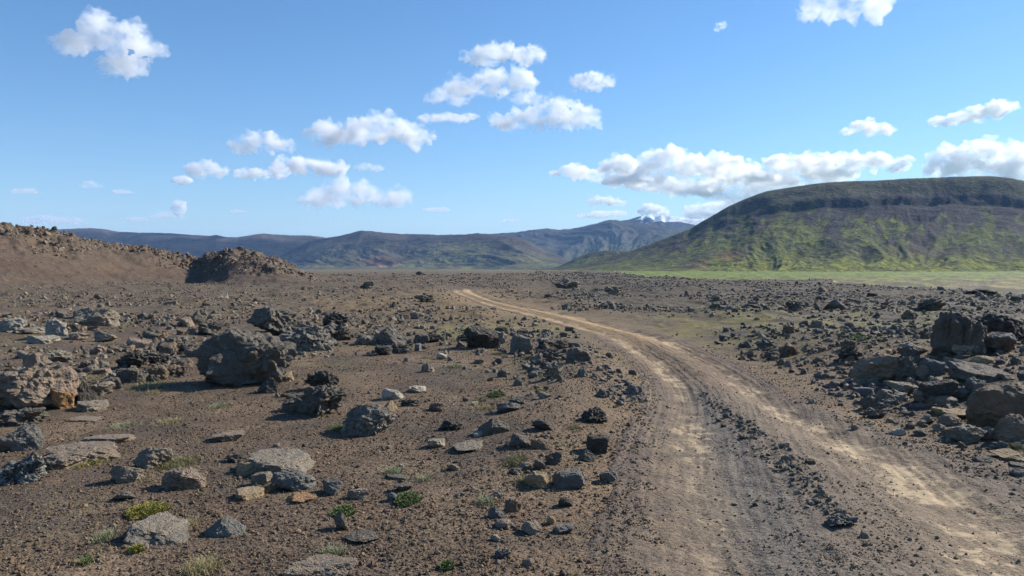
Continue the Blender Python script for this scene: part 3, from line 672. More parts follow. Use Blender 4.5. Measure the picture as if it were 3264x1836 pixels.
# x0, x1, top, base in photo pixels | shape | colour | lichen | short name | rest of the label
ROCKS = [
 (-110, 178, 1143, 1312, 'ang', 'pink', .10, 'big left edge boulder', 'with a flat tan top and a dark cracked front', 'boulder'),
 (150, 220, 1232, 1304, 'ang', 'orange', .1, 'orange topped rock', 'wedged against the big boulder at the left edge'),
 (212, 292, 1212, 1292, 'pyr', 'black', .2, 'dark split rock', 'with a lit grey right face and black left face'),
 (262, 340, 1212, 1262, 'ang', 'grey', .35, 'grey dotted rock', 'leaning behind the dark split rock'),
 (222, 312, 1268, 1312, 'slab', 'grey', .2, 'low grey rock', 'in front of the dark split rock'),
 (-20, 98, 1300, 1360, 'rough', 'dark', .3, 'craggy dark rock', 'at the left edge below the big boulder'),
 (-20, 97, 1346, 1442, 'ang', 'blue', .0, 'smooth blue black rock', 'with a sharp crest at the left edge'),
 (78, 312, 1398, 1492, 'slab', 'pink', .12, 'long pinkish slab', 'resting tilted with a dark shaded underside'),
 (-40, 104, 1440, 1545, 'rough', 'black', .75, 'white crusted black rock', 'cut by the left edge of the view'),
 (235, 388, 1362, 1416, 'slab', 'pink', .1, 'thin ledge rock', 'lying behind the long pinkish slab'),
 (412, 522, 1416, 1496, 'ang', 'grey', .05, 'bent grey rock', 'left of the largest green grass clump'),
 (342, 434, 1472, 1540, 'ang', 'grey', .1, 'four sided grey rock', 'casting a black shadow to its left'),
 (506, 632, 1478, 1562, 'lump', 'pink', .1, 'knobby pinkish rock', 'in front of the largest green grass clump'),
 (352, 424, 1556, 1596, 'ang', 'dark', .1, 'small dark grey rock', 'above the yellow green moss cushion'),
 (378, 572, 1626, 1742, 'slab', 'grey', .42, 'flat lichen boulder', 'spotted with white just below the yellow moss cushion'),
 (640, 764, 1632, 1712, 'pyr', 'blue', .05, 'blue black pointed rock', 'standing alone on the gravel at the lower left'),
 (664, 760, 1362, 1408, 'slab', 'pink', .1, 'thin curved flake', 'lying above the wide flat slab'),
 (768, 966, 1408, 1516, 'slab', 'grey', .30, 'wide flat slab', 'grey and crusted, sunk in the gravel'),
 (746, 820, 1466, 1514, 'ang', 'tan', .15, 'tan rock', 'against the left side of the wide flat slab'),
 (716, 774, 1440, 1475, 'rough', 'dark', .2, 'small dark knob', 'at the upper left corner of the wide flat slab'),
 (802, 856, 1500, 1548, 'block', 'grey', .0, 'square grey stone', 'below the wide flat slab'),
 (860, 988, 1488, 1566, 'ang', 'blue', .05, 'peaked blue grey boulder', 'at the lower right corner of the wide flat slab'),
 (742, 820, 1543, 1595, 'slab', 'tan', .05, 'flat tan triangle stone', 'below the square grey stone'),
 (1020, 1080, 1520, 1578, 'ang', 'blue', .05, 'upright blue grey rock', 'right of the peaked blue grey boulder'),
 (900, 996, 1564, 1604, 'slab', 'orange', .05, 'flat rusty stone', 'below the peaked blue grey boulder'),
 (908, 1112, 1762, 1850, 'slab', 'pink', .45, 'ring lichen slab', 'pale and flat at the bottom edge of the view', 'boulder'),
 (998, 1072, 1808, 1846, 'ang', 'blue', .05, 'grey stone', 'lying against the front of the ring lichen slab'),
 (1060, 1106, 1622, 1692, 'ang', 'dark', .1, 'narrow dark stone', 'with bright green moss on its top'),
 (210, 298, 1322, 1344, 'slab', 'pink', .0, 'thin pink flat stone', 'flush with the gravel near the left edge'),
 (1078, 1234, 1280, 1388, 'lump', 'dark', .62, 'crystal crusted rock', 'long, pale and pitted, slanting down to the right'),
 (890, 1010, 1258, 1312, 'lump', 'dark', .25, 'rounded lava log', 'at the lower end of the dark lava ledge'),
 (930, 1082, 1222, 1330, 'rough', 'dark', .1, 'tilted dark lava ledge', 'layered and undercut, right of the great boulder'),
 (970, 1070, 1178, 1244, 'rough', 'black', .3, 'black hollow lava rock', 'with a curled top behind the tilted ledge'),
 (815, 880, 1198, 1254, 'pyr', 'black', .15, 'spiked black stone', 'at the right foot of the great boulder'),
 (876, 930, 1184, 1216, 'slab', 'tan', .0, 'flat tan plate', 'leaning on the right foot of the great boulder'),
 (1214, 1282, 1234, 1274, 'ang', 'white', .5, 'whitish pink rock', 'on the gravel above the tan cone stone'),
 (1304, 1352, 1226, 1252, 'slab', 'white', .4, 'small whitish rock', 'right of the whitish pink rock'),
 (1218, 1262, 1274, 1312, 'pyr', 'tan', .0, 'tan cone stone', 'right of the crystal crusted rock'),
 (1276, 1338, 1270, 1296, 'rough', 'black', .1, 'low black stone', 'right of the tan cone stone'),
 (1366, 1416, 1280, 1312, 'ang', 'brown', .1, 'domed brown rock', 'with a black underside on the open gravel'),
 (1584, 1656, 1276, 1314, 'ang', 'blue', .0, 'blue grey ridge rock', 'right of the dry straw tuft'),
 (1622, 1676, 1264, 1292, 'rough', 'blue', .1, 'dark blue lump', 'behind the blue grey ridge rock'),
 (1402, 1470, 1334, 1372, 'rough', 'black', .1, 'hollow black rock', 'left of the black and grey pyramid rock'),
 (1526, 1622, 1326, 1384, 'pyr', 'dark', .1, 'black and grey pyramid rock', 'in the middle of the gravel'),
 (1510, 1558, 1366, 1391, 'slab', 'white', .3, 'pale flat chip', 'at the left foot of the black and grey pyramid rock'),
 (1700, 1764, 1334, 1374, 'ang', 'black', .05, 'twin black stone', 'with a taller right end'),
 (1856, 1934, 1296, 1350, 'rough', 'black', .1, 'jagged black rock', 'on the left verge below the rubble berm'),
 (1874, 1940, 1380, 1446, 'block', 'black', .1, 'tall black lava block', 'on the left verge of the track'),
 (1622, 1692, 1380, 1428, 'ang', 'dark', .1, 'half black half brown rock', 'behind the green tuft near the track'),
 (1694, 1754, 1396, 1432, 'ang', 'brown', .2, 'layered brown stone', 'right of the half black half brown rock'),
 (1766, 1868, 1488, 1558, 'block', 'blue', .05, 'long slate block', 'lying beside the track with a square end'),
 (1672, 1746, 1500, 1556, 'ang', 'tan', .1, 'mossy tan boulder', 'left of the long slate block'),
 (1914, 1970, 1493, 1540, 'ang', 'blue', .0, 'smooth blue stone', 'at the very edge of the track'),
 (1656, 1696, 1470, 1497, 'round', 'grey', .05, 'round grey cobble', 'in the heap above the mossy tan boulder'),
 (1622, 1664, 1489, 1514, 'ang', 'dark', .05, 'dark cobble', 'in the heap left of the mossy tan boulder'),
 (1700, 1742, 1462, 1500, 'ang', 'dark', .1, 'peaked dark cobble', 'in the heap behind the mossy tan boulder'),
 (1740, 1790, 1440, 1482, 'rough', 'dark', .1, 'rough dark cobble', 'at the top of the heap beside the long slate block'),
 (1780, 1826, 1582, 1616, 'round', 'black', .05, 'rounded black stone', 'standing alone below the long slate block'),
 (1556, 1608, 1607, 1652, 'pyr', 'blue', .05, 'dark blue peaked stone', 'above the pale rounded stone'),
 (1570, 1602, 1560, 1590, 'ang', 'blue', .0, 'small blue cube stone', 'above the dark blue peaked stone'),
 (1608, 1662, 1584, 1634, 'ang', 'brown', .05, 'two tone brown rock', 'right of the dark blue peaked stone'),
 (1664, 1727, 1654, 1704, 'round', 'pink', .05, 'egg shaped pale boulder', 'half buried and smooth'),
 (1578, 1631, 1650, 1685, 'round', 'pink', .1, 'pale rounded stone', 'left of the egg shaped pale boulder'),
 (1743, 1771, 1642, 1672, 'round', 'tan', .0, 'small yellow tan stone', 'right of the egg shaped pale boulder'),
 (1766, 1829, 1667, 1702, 'ang', 'blue', .0, 'dark wedge stone', 'right of the small yellow tan stone'),
 (1563, 1602, 1700, 1727, 'ang', 'pale', .0, 'pale blue chip', 'below the pale rounded stone'),
 (1576, 1626, 1745, 1779, 'rough', 'blue', .05, 'dark cracked cobble', 'near the bottom edge in the middle'),
 (1094, 1200, 1688, 1734, 'ang', 'dark', .35, 'white flecked dark rock', 'with a shaded left end, above the ring lichen slab'),
 (1100, 1168, 1553, 1592, 'ang', 'pink', .05, 'notched pinkish rock', 'left of the round green moss patch'),
 (1252, 1311, 1536, 1568, 'ang', 'dark', .3, 'dark capped rock', 'behind the round green moss patch'),
 (1232, 1264, 1568, 1598, 'round', 'blue', .05, 'blue grey egg stone', 'touching the round green moss patch'),
 (1228, 1298, 1502, 1529, 'slab', 'dark', .3, 'lichen speckled flat rock', 'above the dark capped rock'),
 (1425, 1463, 1474, 1500, 'ang', 'pink', .05, 'small pink rock', 'on the bare gravel in the middle'),
 (1442, 1534, 1400, 1442, 'slab', 'grey', .3, 'platy grey rock', 'stacked in thin shelves'),
 (1360, 1418, 1388, 1429, 'slab', 'pale', .15, 'pink shelf rock', 'left of the platy grey rock'),
 (1844, 1898, 1427, 1471, 'pyr', 'dark', .05, 'dark grey tooth', 'left of the tall black lava block'),
 (1664, 1704, 1776, 1806, 'round', 'pink', .0, 'buried pink cobble', 'near the bottom edge beside the track'),
 # middle ground
 (606, 892, 1052, 1232, 'crag', 'dark', .30, 'great boulder', 'dark, furrowed and largest of all, shading a hollow to its left', 'boulder'),
 (786, 946, 984, 1066, 'crag', 'dark', .35, 'pale topped boulder', 'with two black hollows, behind the great boulder', 'boulder'),
 (880, 1040, 1030, 1120, 'lump', 'dark', .66, 'cauliflower lava rock', 'thickly crusted with white, right of the pale topped boulder', 'boulder'),
 (1024, 1112, 1028, 1086, 'rough', 'dark', .55, 'pale overhanging rock', 'dark at its right end, beside the cauliflower lava rock'),
 (1024, 1098, 996, 1040, 'rough', 'black', .15, 'black knob', 'perched behind the pale overhanging rock'),
 (216, 344, 978, 1042, 'ang', 'grey', .25, 'split boulder', 'dark on its left half and smooth tan on its right', 'boulder'),
 (126, 200, 1014, 1074, 'lump', 'pale', .75, 'white crusted arch rock', 'left of the split boulder'),
 (-20, 60, 1010, 1058, 'lump', 'pale', .8, 'white lumpy rock', 'on the left edge of the view'),
 (40, 120, 1040, 1062, 'slab', 'grey', .6, 'low white dotted rock', 'right of the white lumpy rock'),
 (292, 354, 1052, 1090, 'ang', 'grey', .35, 'pale two piece rock', 'below the split boulder'),
 (210, 266, 1058, 1084, 'slab', 'pink', .2, 'low pinkish ledge', 'below and left of the split boulder'),
 (70, 150, 1066, 1096, 'slab', 'pale', .5, 'flat white chip rock', 'below the white crusted arch rock'),
 (86, 190, 1114, 1160, 'lump', 'grey', .55, 'white and grey flake rock', 'behind the big left edge boulder'),
 (594, 646, 986, 1034, 'pyr', 'dark', .25, 'dark cone rock', 'behind the great boulder to its left'),
 (556, 606, 1010, 1042, 'slab', 'pink', .1, 'smooth pinkish block', 'left of the dark cone rock'),
 (620, 690, 1024, 1068, 'rough', 'dark', .2, 'curled dark lava rock', 'touching the back of the great boulder'),
 (545, 622, 1078, 1126, 'rough', 'dark', .25, 'overhanging dark rock', 'shading the hollow left of the great boulder'),
 (498, 562, 1088, 1128, 'ang', 'brown', .25, 'brown capped rock', 'left of the overhanging dark rock'),
 (362, 452, 1120, 1176, 'rough', 'black', .2, 'black slanting lava rock', 'in the row behind the dry yellow grass'),
 (430, 512, 1118, 1160, 'rough', 'dark', .3, 'mossy dark lava rock', 'right of the black slanting lava rock'),
 (356, 452, 1166, 1220, 'ang', 'dark', .15, 'shaded boulder', 'in the row just behind the dry yellow grass'),
 (446, 526, 1160, 1212, 'ang', 'brown', .15, 'ridged brown rock', 'right of the shaded boulder'),
 (312, 380, 1196, 1242, 'ang', 'dark', .2, 'striped dark rock', 'left of the shaded boulder'),
 (1182, 1298, 1028, 1098, 'pyr', 'dark', .55, 'white edged lava pyramid', 'in the middle distance left of the track'),
 (1130, 1196, 1066, 1100, 'lump', 'grey', .7, 'white crumbly rock', 'at the left foot of the white edged lava pyramid'),
 (1314, 1366, 1062, 1096, 'block', 'dark', .3, 'cracked dark block', 'right of the white edged lava pyramid'),
 (1352, 1408, 1064, 1092, 'rough', 'dark', .25, 'dark overhung stone', 'right of the cracked dark block'),
 (1482, 1592, 1042, 1112, 'crag', 'black', .25, 'black peak boulder', 'with a white flecked right slope, left of the track', 'boulder'),
 (1566, 1610, 1060, 1094, 'rough', 'dark', .3, 'rough shoulder rock', 'against the right side of the black peak boulder'),
 (1626, 1692, 1062, 1130, 'ang', 'blue', .4, 'two humped grey boulder', 'sloping down to the right'),
 (1456, 1500, 1066, 1088, 'rough', 'black', .1, 'small black crag', 'left of the black peak boulder'),
 (1716, 1770, 1086, 1108, 'rough', 'black', .15, 'low black crag', 'left of the smooth dark dome boulder'),
 (1764, 1812, 1082, 1112, 'rough', 'dark', .15, 'mid grey crag', 'behind the smooth dark dome boulder'),
 (1806, 1886, 1102, 1154, 'round', 'dark', .1, 'smooth dark dome boulder', 'left of the bend in the track', 'boulder'),
 (1716, 1792, 1108, 1154, 'rough', 'dark', .45, 'pitted grey boulder', 'left of the smooth dark dome boulder'),
 (1690, 1738, 1124, 1164, 'rough', 'grey', .5, 'white flecked jagged rock', 'left of the pitted grey boulder'),
 (1740, 1796, 1150, 1206, 'rough', 'grey', .35, 'tall grey crag', 'in front of the pitted grey boulder'),
 (1190, 1246, 1098, 1132, 'ang', 'black', .1, 'low dark rock', 'in front of the white edged lava pyramid'),
 (1240, 1300, 1092, 1128, 'rough', 'dark', .15, 'heaped dark stone', 'right of the low dark rock'),
 (1320, 1342, 1092, 1120, 'block', 'blue', .2, 'small blue upright stone', 'below the cracked dark block'),
 (1388, 1422, 1122, 1146, 'ang', 'white', .5, 'white tipped stone', 'at the top of the open gravel'),
 (1802, 1828, 1040, 1056, 'block', 'dark', .0, 'little dark cube stone', 'on the left verge of the sunlit track'),
 (1786, 1808, 1056, 1074, 'block', 'dark', .0, 'second little cube stone', 'just in front of the little dark cube stone'),
 # far lumps
 (1144, 1186, 894, 920, 'rough', 'dark', .2, 'far lava outcrop', 'standing left of the end of the track'),
 (1774, 1848, 886, 920, 'rough', 'grey', .2, 'far castle shaped outcrop', 'on a low rise right of the track end'),
 (1930, 1986, 912, 938, 'rough', 'grey', .1, 'far rounded outcrop', 'on the plain below the hillock'),
 (1322, 1380, 944, 964, 'rough', 'dark', .1, 'dark crag', 'on top of the low mound left of the track'),
 (1324, 1352, 864, 876, 'rough', 'dark', .1, 'tiny far crag', 'on the skyline of the lava plain'),
 (2640, 2704, 952, 988, 'pyr', 'dark', .1, 'dark twin peak rock', 'on the plain in front of the green mountain'),
 (2516, 2560, 958, 990, 'rough', 'dark', .1, 'dark crouching rock', 'left of the dark twin peak rock'),
 (2436, 2462, 972, 986, 'ang', 'dark', .1, 'small far wedge rock', 'left of the dark crouching rock'),
 (2936, 3016, 950, 990, 'rough', 'dark', .35, 'heaped white flecked crag', 'on the plain at the right'),
 (3104, 3192, 920, 944, 'rough', 'black', .0, 'long dark crag', 'at the far right where the lava field ends'),
 (2770, 2800, 932, 946, 'rough', 'black', .0, 'flat dark crag', 'at the far edge of the lava field'),
 # right bank
 (3008, 3170, 996, 1132, 'crag', 'dark', .25, 'tall mossy crag', 'rising highest above the right bank', 'boulder'),
 (3150, 3300, 1004, 1090, 'crag', 'black', .15, 'black wall of lava', 'cut by the right edge behind the tall mossy crag', 'boulder'),
 (3120, 3256, 1052, 1126, 'ang', 'blue', .2, 'blue shaded boulder', 'at the right foot of the tall mossy crag', 'boulder'),
 (3050, 3146, 1086, 1132, 'ang', 'pale', .1, 'pale tipped rock', 'in front of the tall mossy crag'),
 (2978, 3024, 1064, 1096, 'round', 'blue', .1, 'blue grey rock', 'at the left foot of the tall mossy crag'),
 (2926, 2970, 1054, 1080, 'rough', 'brown', .1, 'brown crag', 'on the crest of the right bank'),
 (2880, 2966, 1090, 1134, 'ang', 'blue', .15, 'shadowed grey rock', 'behind the large pale boulder'),
 (2752, 2904, 1120, 1218, 'ang', 'pink', .05, 'large pale boulder', 'with a smooth sunlit face on the right bank', 'boulder'),
 (2868, 2936, 1130, 1212, 'rough', 'dark', .1, 'dark knobby boulder', 'against the right side of the large pale boulder'),
 (2924, 2968, 1160, 1206, 'ang', 'grey', .2, 'grey pointed rock', 'right of the dark knobby boulder'),
 (2684, 2746, 1102, 1152, 'rough', 'black', .1, 'black leaning crag', 'behind the large pale boulder to its left'),
 (2444, 2492, 1118, 1148, 'rough', 'dark', .1, 'pointed dark stone', 'on the right verge of the bend'),
 (2418, 2472, 1078, 1110, 'rough', 'blue', .2, 'grey domed rock', 'right of the bend in the track'),
 (3024, 3096, 1136, 1180, 'ang', 'blue', .1, 'blue boxy rock', 'below the pale tipped rock'),
 (3110, 3180, 1130, 1160, 'round', 'tan', .05, 'low tan rock', 'right of the blue boxy rock'),
 (3096, 3250, 1150, 1212, 'slab', 'dark', .1, 'long leaning dark slab', 'below the low tan rock on the bank'),
 (2960, 3062, 1200, 1284, 'block', 'black', .15, 'black standing block', 'casting a long shadow down the bank', 'boulder'),
 (2926, 2990, 1236, 1282, 'ang', 'pink', .1, 'brown shaded rock', 'at the left foot of the black standing block'),
 (3044, 3104, 1228, 1268, 'round', 'blue', .15, 'round grey boulder', 'at the right foot of the black standing block'),
 (3102, 3164, 1200, 1260, 'ang', 'blue', .0, 'blue facetted stone', 'behind the sunlit flat tan slab'),
 (3134, 3206, 1240, 1276, 'slab', 'tan', .0, 'sunlit flat tan slab', 'left of the huge brown boulder'),
 (2872, 2968, 1208, 1252, 'slab', 'pale', .1, 'thin pale slab', 'left of the black standing block'),
 (2990, 3064, 1258, 1292, 'round', 'grey', .1, 'grey loaf stone', 'below the black standing block'),
 (2986, 3050, 1288, 1320, 'slab', 'tan', .0, 'flat tan ledge', 'below the grey loaf stone'),
 (3038, 3140, 1296, 1332, 'slab', 'tan', .1, 'long tan ledge', 'left of the huge brown boulder'),
 (3140, 3340, 1202, 1362, 'round', 'brown', .05, 'huge brown boulder', 'round and shaded at the right edge', 'boulder'),
 (3188, 3280, 1312, 1402, 'lump', 'pink', .2, 'rounded pitted boulder', 'in front of the huge brown boulder', 'boulder'),
 (3050, 3158, 1350, 1412, 'lump', 'grey', .25, 'pitted grey boulder', 'left of the rounded pitted boulder', 'boulder'),
 (3132, 3186, 1356, 1400, 'ang', 'pink', .1, 'pink wedge rock', 'between two pitted boulders on the right'),
 (3006, 3074, 1316, 1356, 'round', 'pink', .1, 'rounded pink rock', 'below the long tan ledge'),
 (2942, 2984, 1322, 1352, 'pyr', 'grey', .1, 'small grey peak', 'left of the rounded pink rock'),
 (2980, 3020, 1346, 1374, 'ang', 'pale', .2, 'two tone pale stone', 'left of the pitted grey boulder'),
 (2770, 2828, 1298, 1334, 'rough', 'dark', .1, 'dark rugged stone', 'on the lower edge of the right bank'),
 (2850, 2890, 1360, 1388, 'slab', 'white', .1, 'white flat stone', 'on the right verge of the track'),
 (2918, 2966, 1366, 1390, 'ang', 'dark', .1, 'dark shaded stone', 'right of the white flat stone'),
 (3172, 3228, 1402, 1438, 'rough', 'blue', .1, 'dark blue stone', 'below the rounded pitted boulder'),
 (3204, 3290, 1426, 1470, 'slab', 'tan', .1, 'pale loaf rock', 'with a blue shadow at the right edge'),
 (3232, 3290, 1468, 1492, 'slab', 'dark', .0, 'thin dark slab', 'at the right edge below the pale loaf rock'),
 (3228, 3280, 1488, 1520, 'ang', 'blue', .1, 'grey corner stone', 'lowest at the right edge'),
 (3120, 3168, 1452, 1476, 'ang', 'dark', .0, 'dark wedge cobble', 'left of the pale loaf rock'),
 # on the track
 (2648, 2738, 1634, 1678, 'rough', 'blue', .05, 'slate coloured rock', 'on the hump between the wheel ruts'),
 (2668, 2706, 1616, 1638, 'round', 'grey', .0, 'grey cobble', 'behind the slate coloured rock on the track'),
 (2610, 2634, 1556, 1582, 'pyr', 'grey', .0, 'little pointed stone', 'on the hump of the track'),
 (2592, 2622, 1586, 1606, 'ang', 'dark', .0, 'little dark stone', 'just in front of the little pointed stone'),
 (2496, 2526, 1450, 1472, 'ang', 'blue', .0, 'blue cobble', 'in the row of stones along the track centre'),
 (2520, 2552, 1446, 1468, 'ang', 'grey', .0, 'grey cube cobble', 'right of the blue cobble on the track'),
 (2570, 2600, 1458, 1480, 'ang', 'brown', .0, 'brown cobble', 'right of the grey cube cobble'),
 (2486, 2518, 1406, 1426, 'ang', 'grey', .0, 'pale grey cobble', 'farther up the row of stones on the track'),
 (2580, 2602, 1268, 1286, 'round', 'pale', .0, 'single pale pebble', 'on the right verge of the track'),
 (2716, 2740, 1350, 1370, 'round', 'pink', .0, 'round pink cobble', 'on the right side of the track'),
 (2746, 2774, 1694, 1716, 'round', 'grey', .0, 'grey pebble', 'below the slate coloured rock on the track'),
 (2332, 2352, 1600, 1612, 'ang', 'grey', .0, 'small grey chip', 'in the left wheel rut'),
 (2400, 2418, 1598, 1614, 'ang', 'dark', .0, 'small dark chip', 'between the wheel ruts'),
]

SHORTS = []
_rc = drop([0.5 * (r[0] + r[1]) for r in ROCKS], [r[3] for r in ROCKS])
def place_rock(rec, ri):
    x0, x1, yt, yb, shape, colk, lich, short, rest = rec[:9]
    big = len(rec) > 9
    cx = 0.5 * (x0 + x1)
    X, Y, Z = [float(v[ri]) for v in _rc]
    f = math.hypot(X, Y) / Y
    W = (x1 - x0) / FPX * Y * 1.04
    hp = (yb - yt) / FPX * Y
    dn = (CAM_Z - Z) / Y
    if shape == 'slab':
        dep = min(0.70 * hp / max(dn, 0.02), 1.3 * W); hh = max(hp - dep * dn * 0.9, 0.18 * hp)
    else:
        dep = 0.85 * W; hh = 0.92 * (hp - dep * dn * 0.6)
        if shape == 'crag': hh *= 1.10
        if hh < 0.5 * hp: hh = 0.5 * hp; dep = min(dep, 0.8 * hp / max(dn, 0.03))
    lvl = 6 if (x1 - x0) > 200 else 5 if (x1 - x0) > 80 else (4 if (x1 - x0) > 34 else 3)
    v, fc = rock_geo(hash((round(x0), round(yb))) % 99991, shape, lvl)
    v = v * np.array([W, dep, hh * 1.22]); v[:, 2] -= hh * 0.20
    me = mesh_np('boulder' if big else 'rock', v, fc, None, M_ROCK)
    o = link('boulder' if big else 'rock', me, short + ' ' + rest, 'boulder' if big else 'rock', None, None, (X, Y + dep * 0.42, float(surf(np.array([X]), np.array([Y + dep * 0.3]))[0])))
    o['group'] = 'boulders and rocks strewn over the lava field'
    o.color = (COLS[colk][0] * 1.06, COLS[colk][1], COLS[colk][2] * 0.86, lich)
    SHORTS.append((cx, 0.5 * (yt + yb), x1 - x0, short))
    return o
for ri, rec in enumerate(ROCKS): place_rock(rec, ri)

# ---- scattered stones: the largest become rocks of their own, the rest one mass of rubble
PROT = {}
def proto(shape, k, lvl):
    key = (shape, k, lvl)
    if key not in PROT: PROT[key] = rock_geo(1000 + 37 * k + 7 * len(shape) + lvl, shape, lvl)
    return PROT[key]

CL = []           # x, y, z, size, shape, colour key, lichen, squash
def add_stone(x, y, z, sz, shape, colk, lich, sq): CL.append((x, y, z, sz, shape, colk, lich, sq))

# heaps: pixel box, count, size range in photo px, shapes, colours
HEAPS = [
 ([(1870, 1180), (1930, 1170), (2040, 1240), (2080, 1280), (2000, 1300), (1900, 1260)], 150, (10, 34), 'ang rough', 'blue dark grey grey blue'),
 ([(1800, 1080), (1880, 1100), (1960, 1160), (1900, 1190), (1820, 1170), (1780, 1130)], 60, (9, 26), 'ang rough', 'dark blue grey'),
 ([(2050, 1230), (2110, 1260), (2150, 1360), (2060, 1500), (1980, 1520), (1960, 1400), (2000, 1300)], 150, (6, 18), 'ang round', 'dark grey brown blue'),
 ([(2230, 1240), (2300, 1280), (2440, 1380), (2560, 1460), (2640, 1560), (2700, 1640), (2620, 1640), (2500, 1540), (2380, 1420), (2220, 1290)], 420, (6, 30), 'ang round rough', 'dark blue grey brown grey'),
 ([(2280, 1278), (2400, 1350), (2450, 1390), (2400, 1390), (2300, 1320)], 60, (10, 30), 'ang rough', 'dark blue'),
 ([(2560, 1240), (2700, 1130), (2960, 1100), (3264, 1110), (4300, 1130), (5200, 1400), (4300, 1640), (3500, 1540), (3264, 1450), (3000, 1420), (2760, 1330)], 2900, (4, 40), 'ang rough slab round', 'grey dark pink blue grey brown tan'),
 ([(2420, 1130), (2700, 1070), (3000, 1060), (3010, 1110), (2700, 1180), (2520, 1200)], 320, (4, 26), 'rough ang', 'dark grey brown grey'),
 ([(0, 1000), (330, 990), (560, 1010), (560, 1120), (250, 1130), (0, 1130)], 190, (5, 30), 'slab ang lump slab', 'grey pink pale grey brown'),
 ([(480, 1010), (700, 1000), (640, 1110), (480, 1120)], 60, (8, 40), 'rough ang', 'dark grey dark'),
 ([(880, 1090), (1040, 1050), (1100, 1100), (1060, 1140), (930, 1150)], 50, (10, 30), 'lump ang', 'pale grey pale'),
 ([(1130, 1060), (1440, 1060), (1440, 1130), (1130, 1140)], 80, (8, 28), 'rough ang', 'dark grey dark'),
 ([(1180, 1010), (1720, 1010), (1800, 1060), (1500, 1060), (1180, 1040)], 180, (7, 26), 'rough ang', 'dark dark grey'),
 ([(1400, 1100), (1700, 1110), (1800, 1180), (1750, 1210), (1560, 1120), (1400, 1130)], 80, (7, 28), 'rough ang', 'dark grey grey'),
 ([(1560, 1300), (1960, 1300), (2000, 1500), (1860, 1620), (1560, 1560)], 150, (6, 24), 'ang round', 'dark grey brown blue pink'),
 ([(1000, 1250), (1560, 1250), (1560, 1500), (1000, 1480)], 90, (6, 26), 'ang slab', 'brown pink grey dark pale'),
 ([(560, 1360), (1560, 1480), (1700, 1836), (560, 1836)], 150, (6, 28), 'ang round slab', 'brown pink grey dark blue'),
 ([(1560, 1560), (1880, 1620), (1900, 1836), (1500, 1836)], 110, (6, 24), 'ang round', 'brown pink grey dark'),
 ([(2100, 1400), (2700, 1600), (3100, 1836), (2000, 1836)], 120, (4, 14), 'ang round', 'grey brown dark'),
 ([(2900, 1440), (3264, 1420), (3264, 1660), (3060, 1560)], 60, (7, 22), 'ang round', 'dark grey brown'),
 ([(1214, 976), (1300, 950), (1372, 942), (1400, 975), (1480, 990), (1300, 1000)], 90, (6, 18), 'rough ang', 'dark brown grey'),
 ([(860, 1190), (960, 1180), (1090, 1240), (1110, 1330), (900, 1330)], 60, (9, 46), 'rough ang slab', 'dark brown grey dark'),
 ([(350, 1120), (560, 1060), (640, 1110), (600, 1200), (460, 1230), (290, 1260), (320, 1190)], 85, (20, 74), 'rough ang rough slab', 'dark dark black brown'),
 ([(760, 1010), (920, 980), (1110, 1010), (1110, 1090), (1010, 1140), (900, 1110), (860, 1060)], 100, (9, 48), 'lump rough ang', 'grey pale dark grey'),
 ([(1480, 1090), (1640, 1060), (1820, 1130), (1900, 1200), (1760, 1220), (1640, 1150), (1500, 1120)], 90, (8, 40), 'rough ang', 'dark grey dark brown'),
]
def in_poly(px, py, poly):
    ins = np.zeros(px.shape, bool); n_ = len(poly)
    for i in range(n_):
        xa, ya = poly[i]; xb, yb = poly[(i + 1) % n_]
        c_ = ((ya > py) != (yb > py)) & (px < (xb - xa) * (py - ya) / (yb - ya + 1e-9) + xa)
        ins ^= c_
    return ins
HP = []
for poly, cnt, (s0, s1), shp, cls in HEAPS:
    P_ = np.array(poly); shp = shp.split(); cls = cls.split()
    qx = RNG.uniform(P_[:, 0].min(), P_[:, 0].max(), cnt * 6); qy = RNG.uniform(P_[:, 1].min(), P_[:, 1].max(), cnt * 6)
    k = in_poly(qx, qy, poly); qx, qy = qx[k][:cnt], qy[k][:cnt]
    HP.append((qx, qy, s0, s1, shp, cls))
_hd = drop(np.concatenate([h[0] for h in HP]), np.concatenate([h[1] for h in HP])); _hb = 0
for qx, qy, s0, s1, shp, cls in HP:
    X, Y, Z = [a[_hb:_hb + len(qx)] for a in _hd]; _hb += len(qx)
    for i in range(len(X)):
        sp = 0.82 * (s0 + (s1 - s0) * RNG.random() ** 3.6)
        add_stone(X[i], Y[i], Z[i], sp / FPX * Y[i], random.choice(shp), random.choice(cls), RNG.choice([0, .1, .2, .45]), RNG.uniform(.55, .95))

# the lava field itself
N = 120000
qa = RNG.uniform(-0.95, 0.95, N); qd = np.exp(RNG.uniform(math.log(13.0), math.log(330.0), N))
X = qa * qd; Y = qd
s_, w_ = road_s(X, Y); off = np.maximum(np.maximum(-s_, s_ - 1), 0) * w_
rz, rough, tt_ = ridge(X, Y)
dens = sst(-0.55, 0.45, fbm2(X / 11.0, Y / 16.0, 4, 0.55, 21.0) + 0.35 * fbm2(X / 45.0, Y / 60.0, 2, 0.5, 2.0))
dens *= np.where(off > 0, sst(0.0, 2.0, off), 0)
dens *= np.where((s_ < 0) & (Y < 25) & (qa < 0.15) & (qa > -0.25), 0.15, 1.0)
dens *= np.where((qa < 0) & (Y < 34), 0.45, 1.0)
gr = np.exp(-np.square((np.log(Y) - math.log(33)) / 0.2)) * ((qa > 0.25) | ((qa > -0.12) & (qa < 0.1)))
dens *= 1 - 0.6 * gr
dens *= np.where(qa > 0.05, np.where(Y < 42, 0.6, 3.0), 1.0)
dens *= np.where((rz > 0.3), np.where(rough > 0.35, 0.9, 0.06), 1)
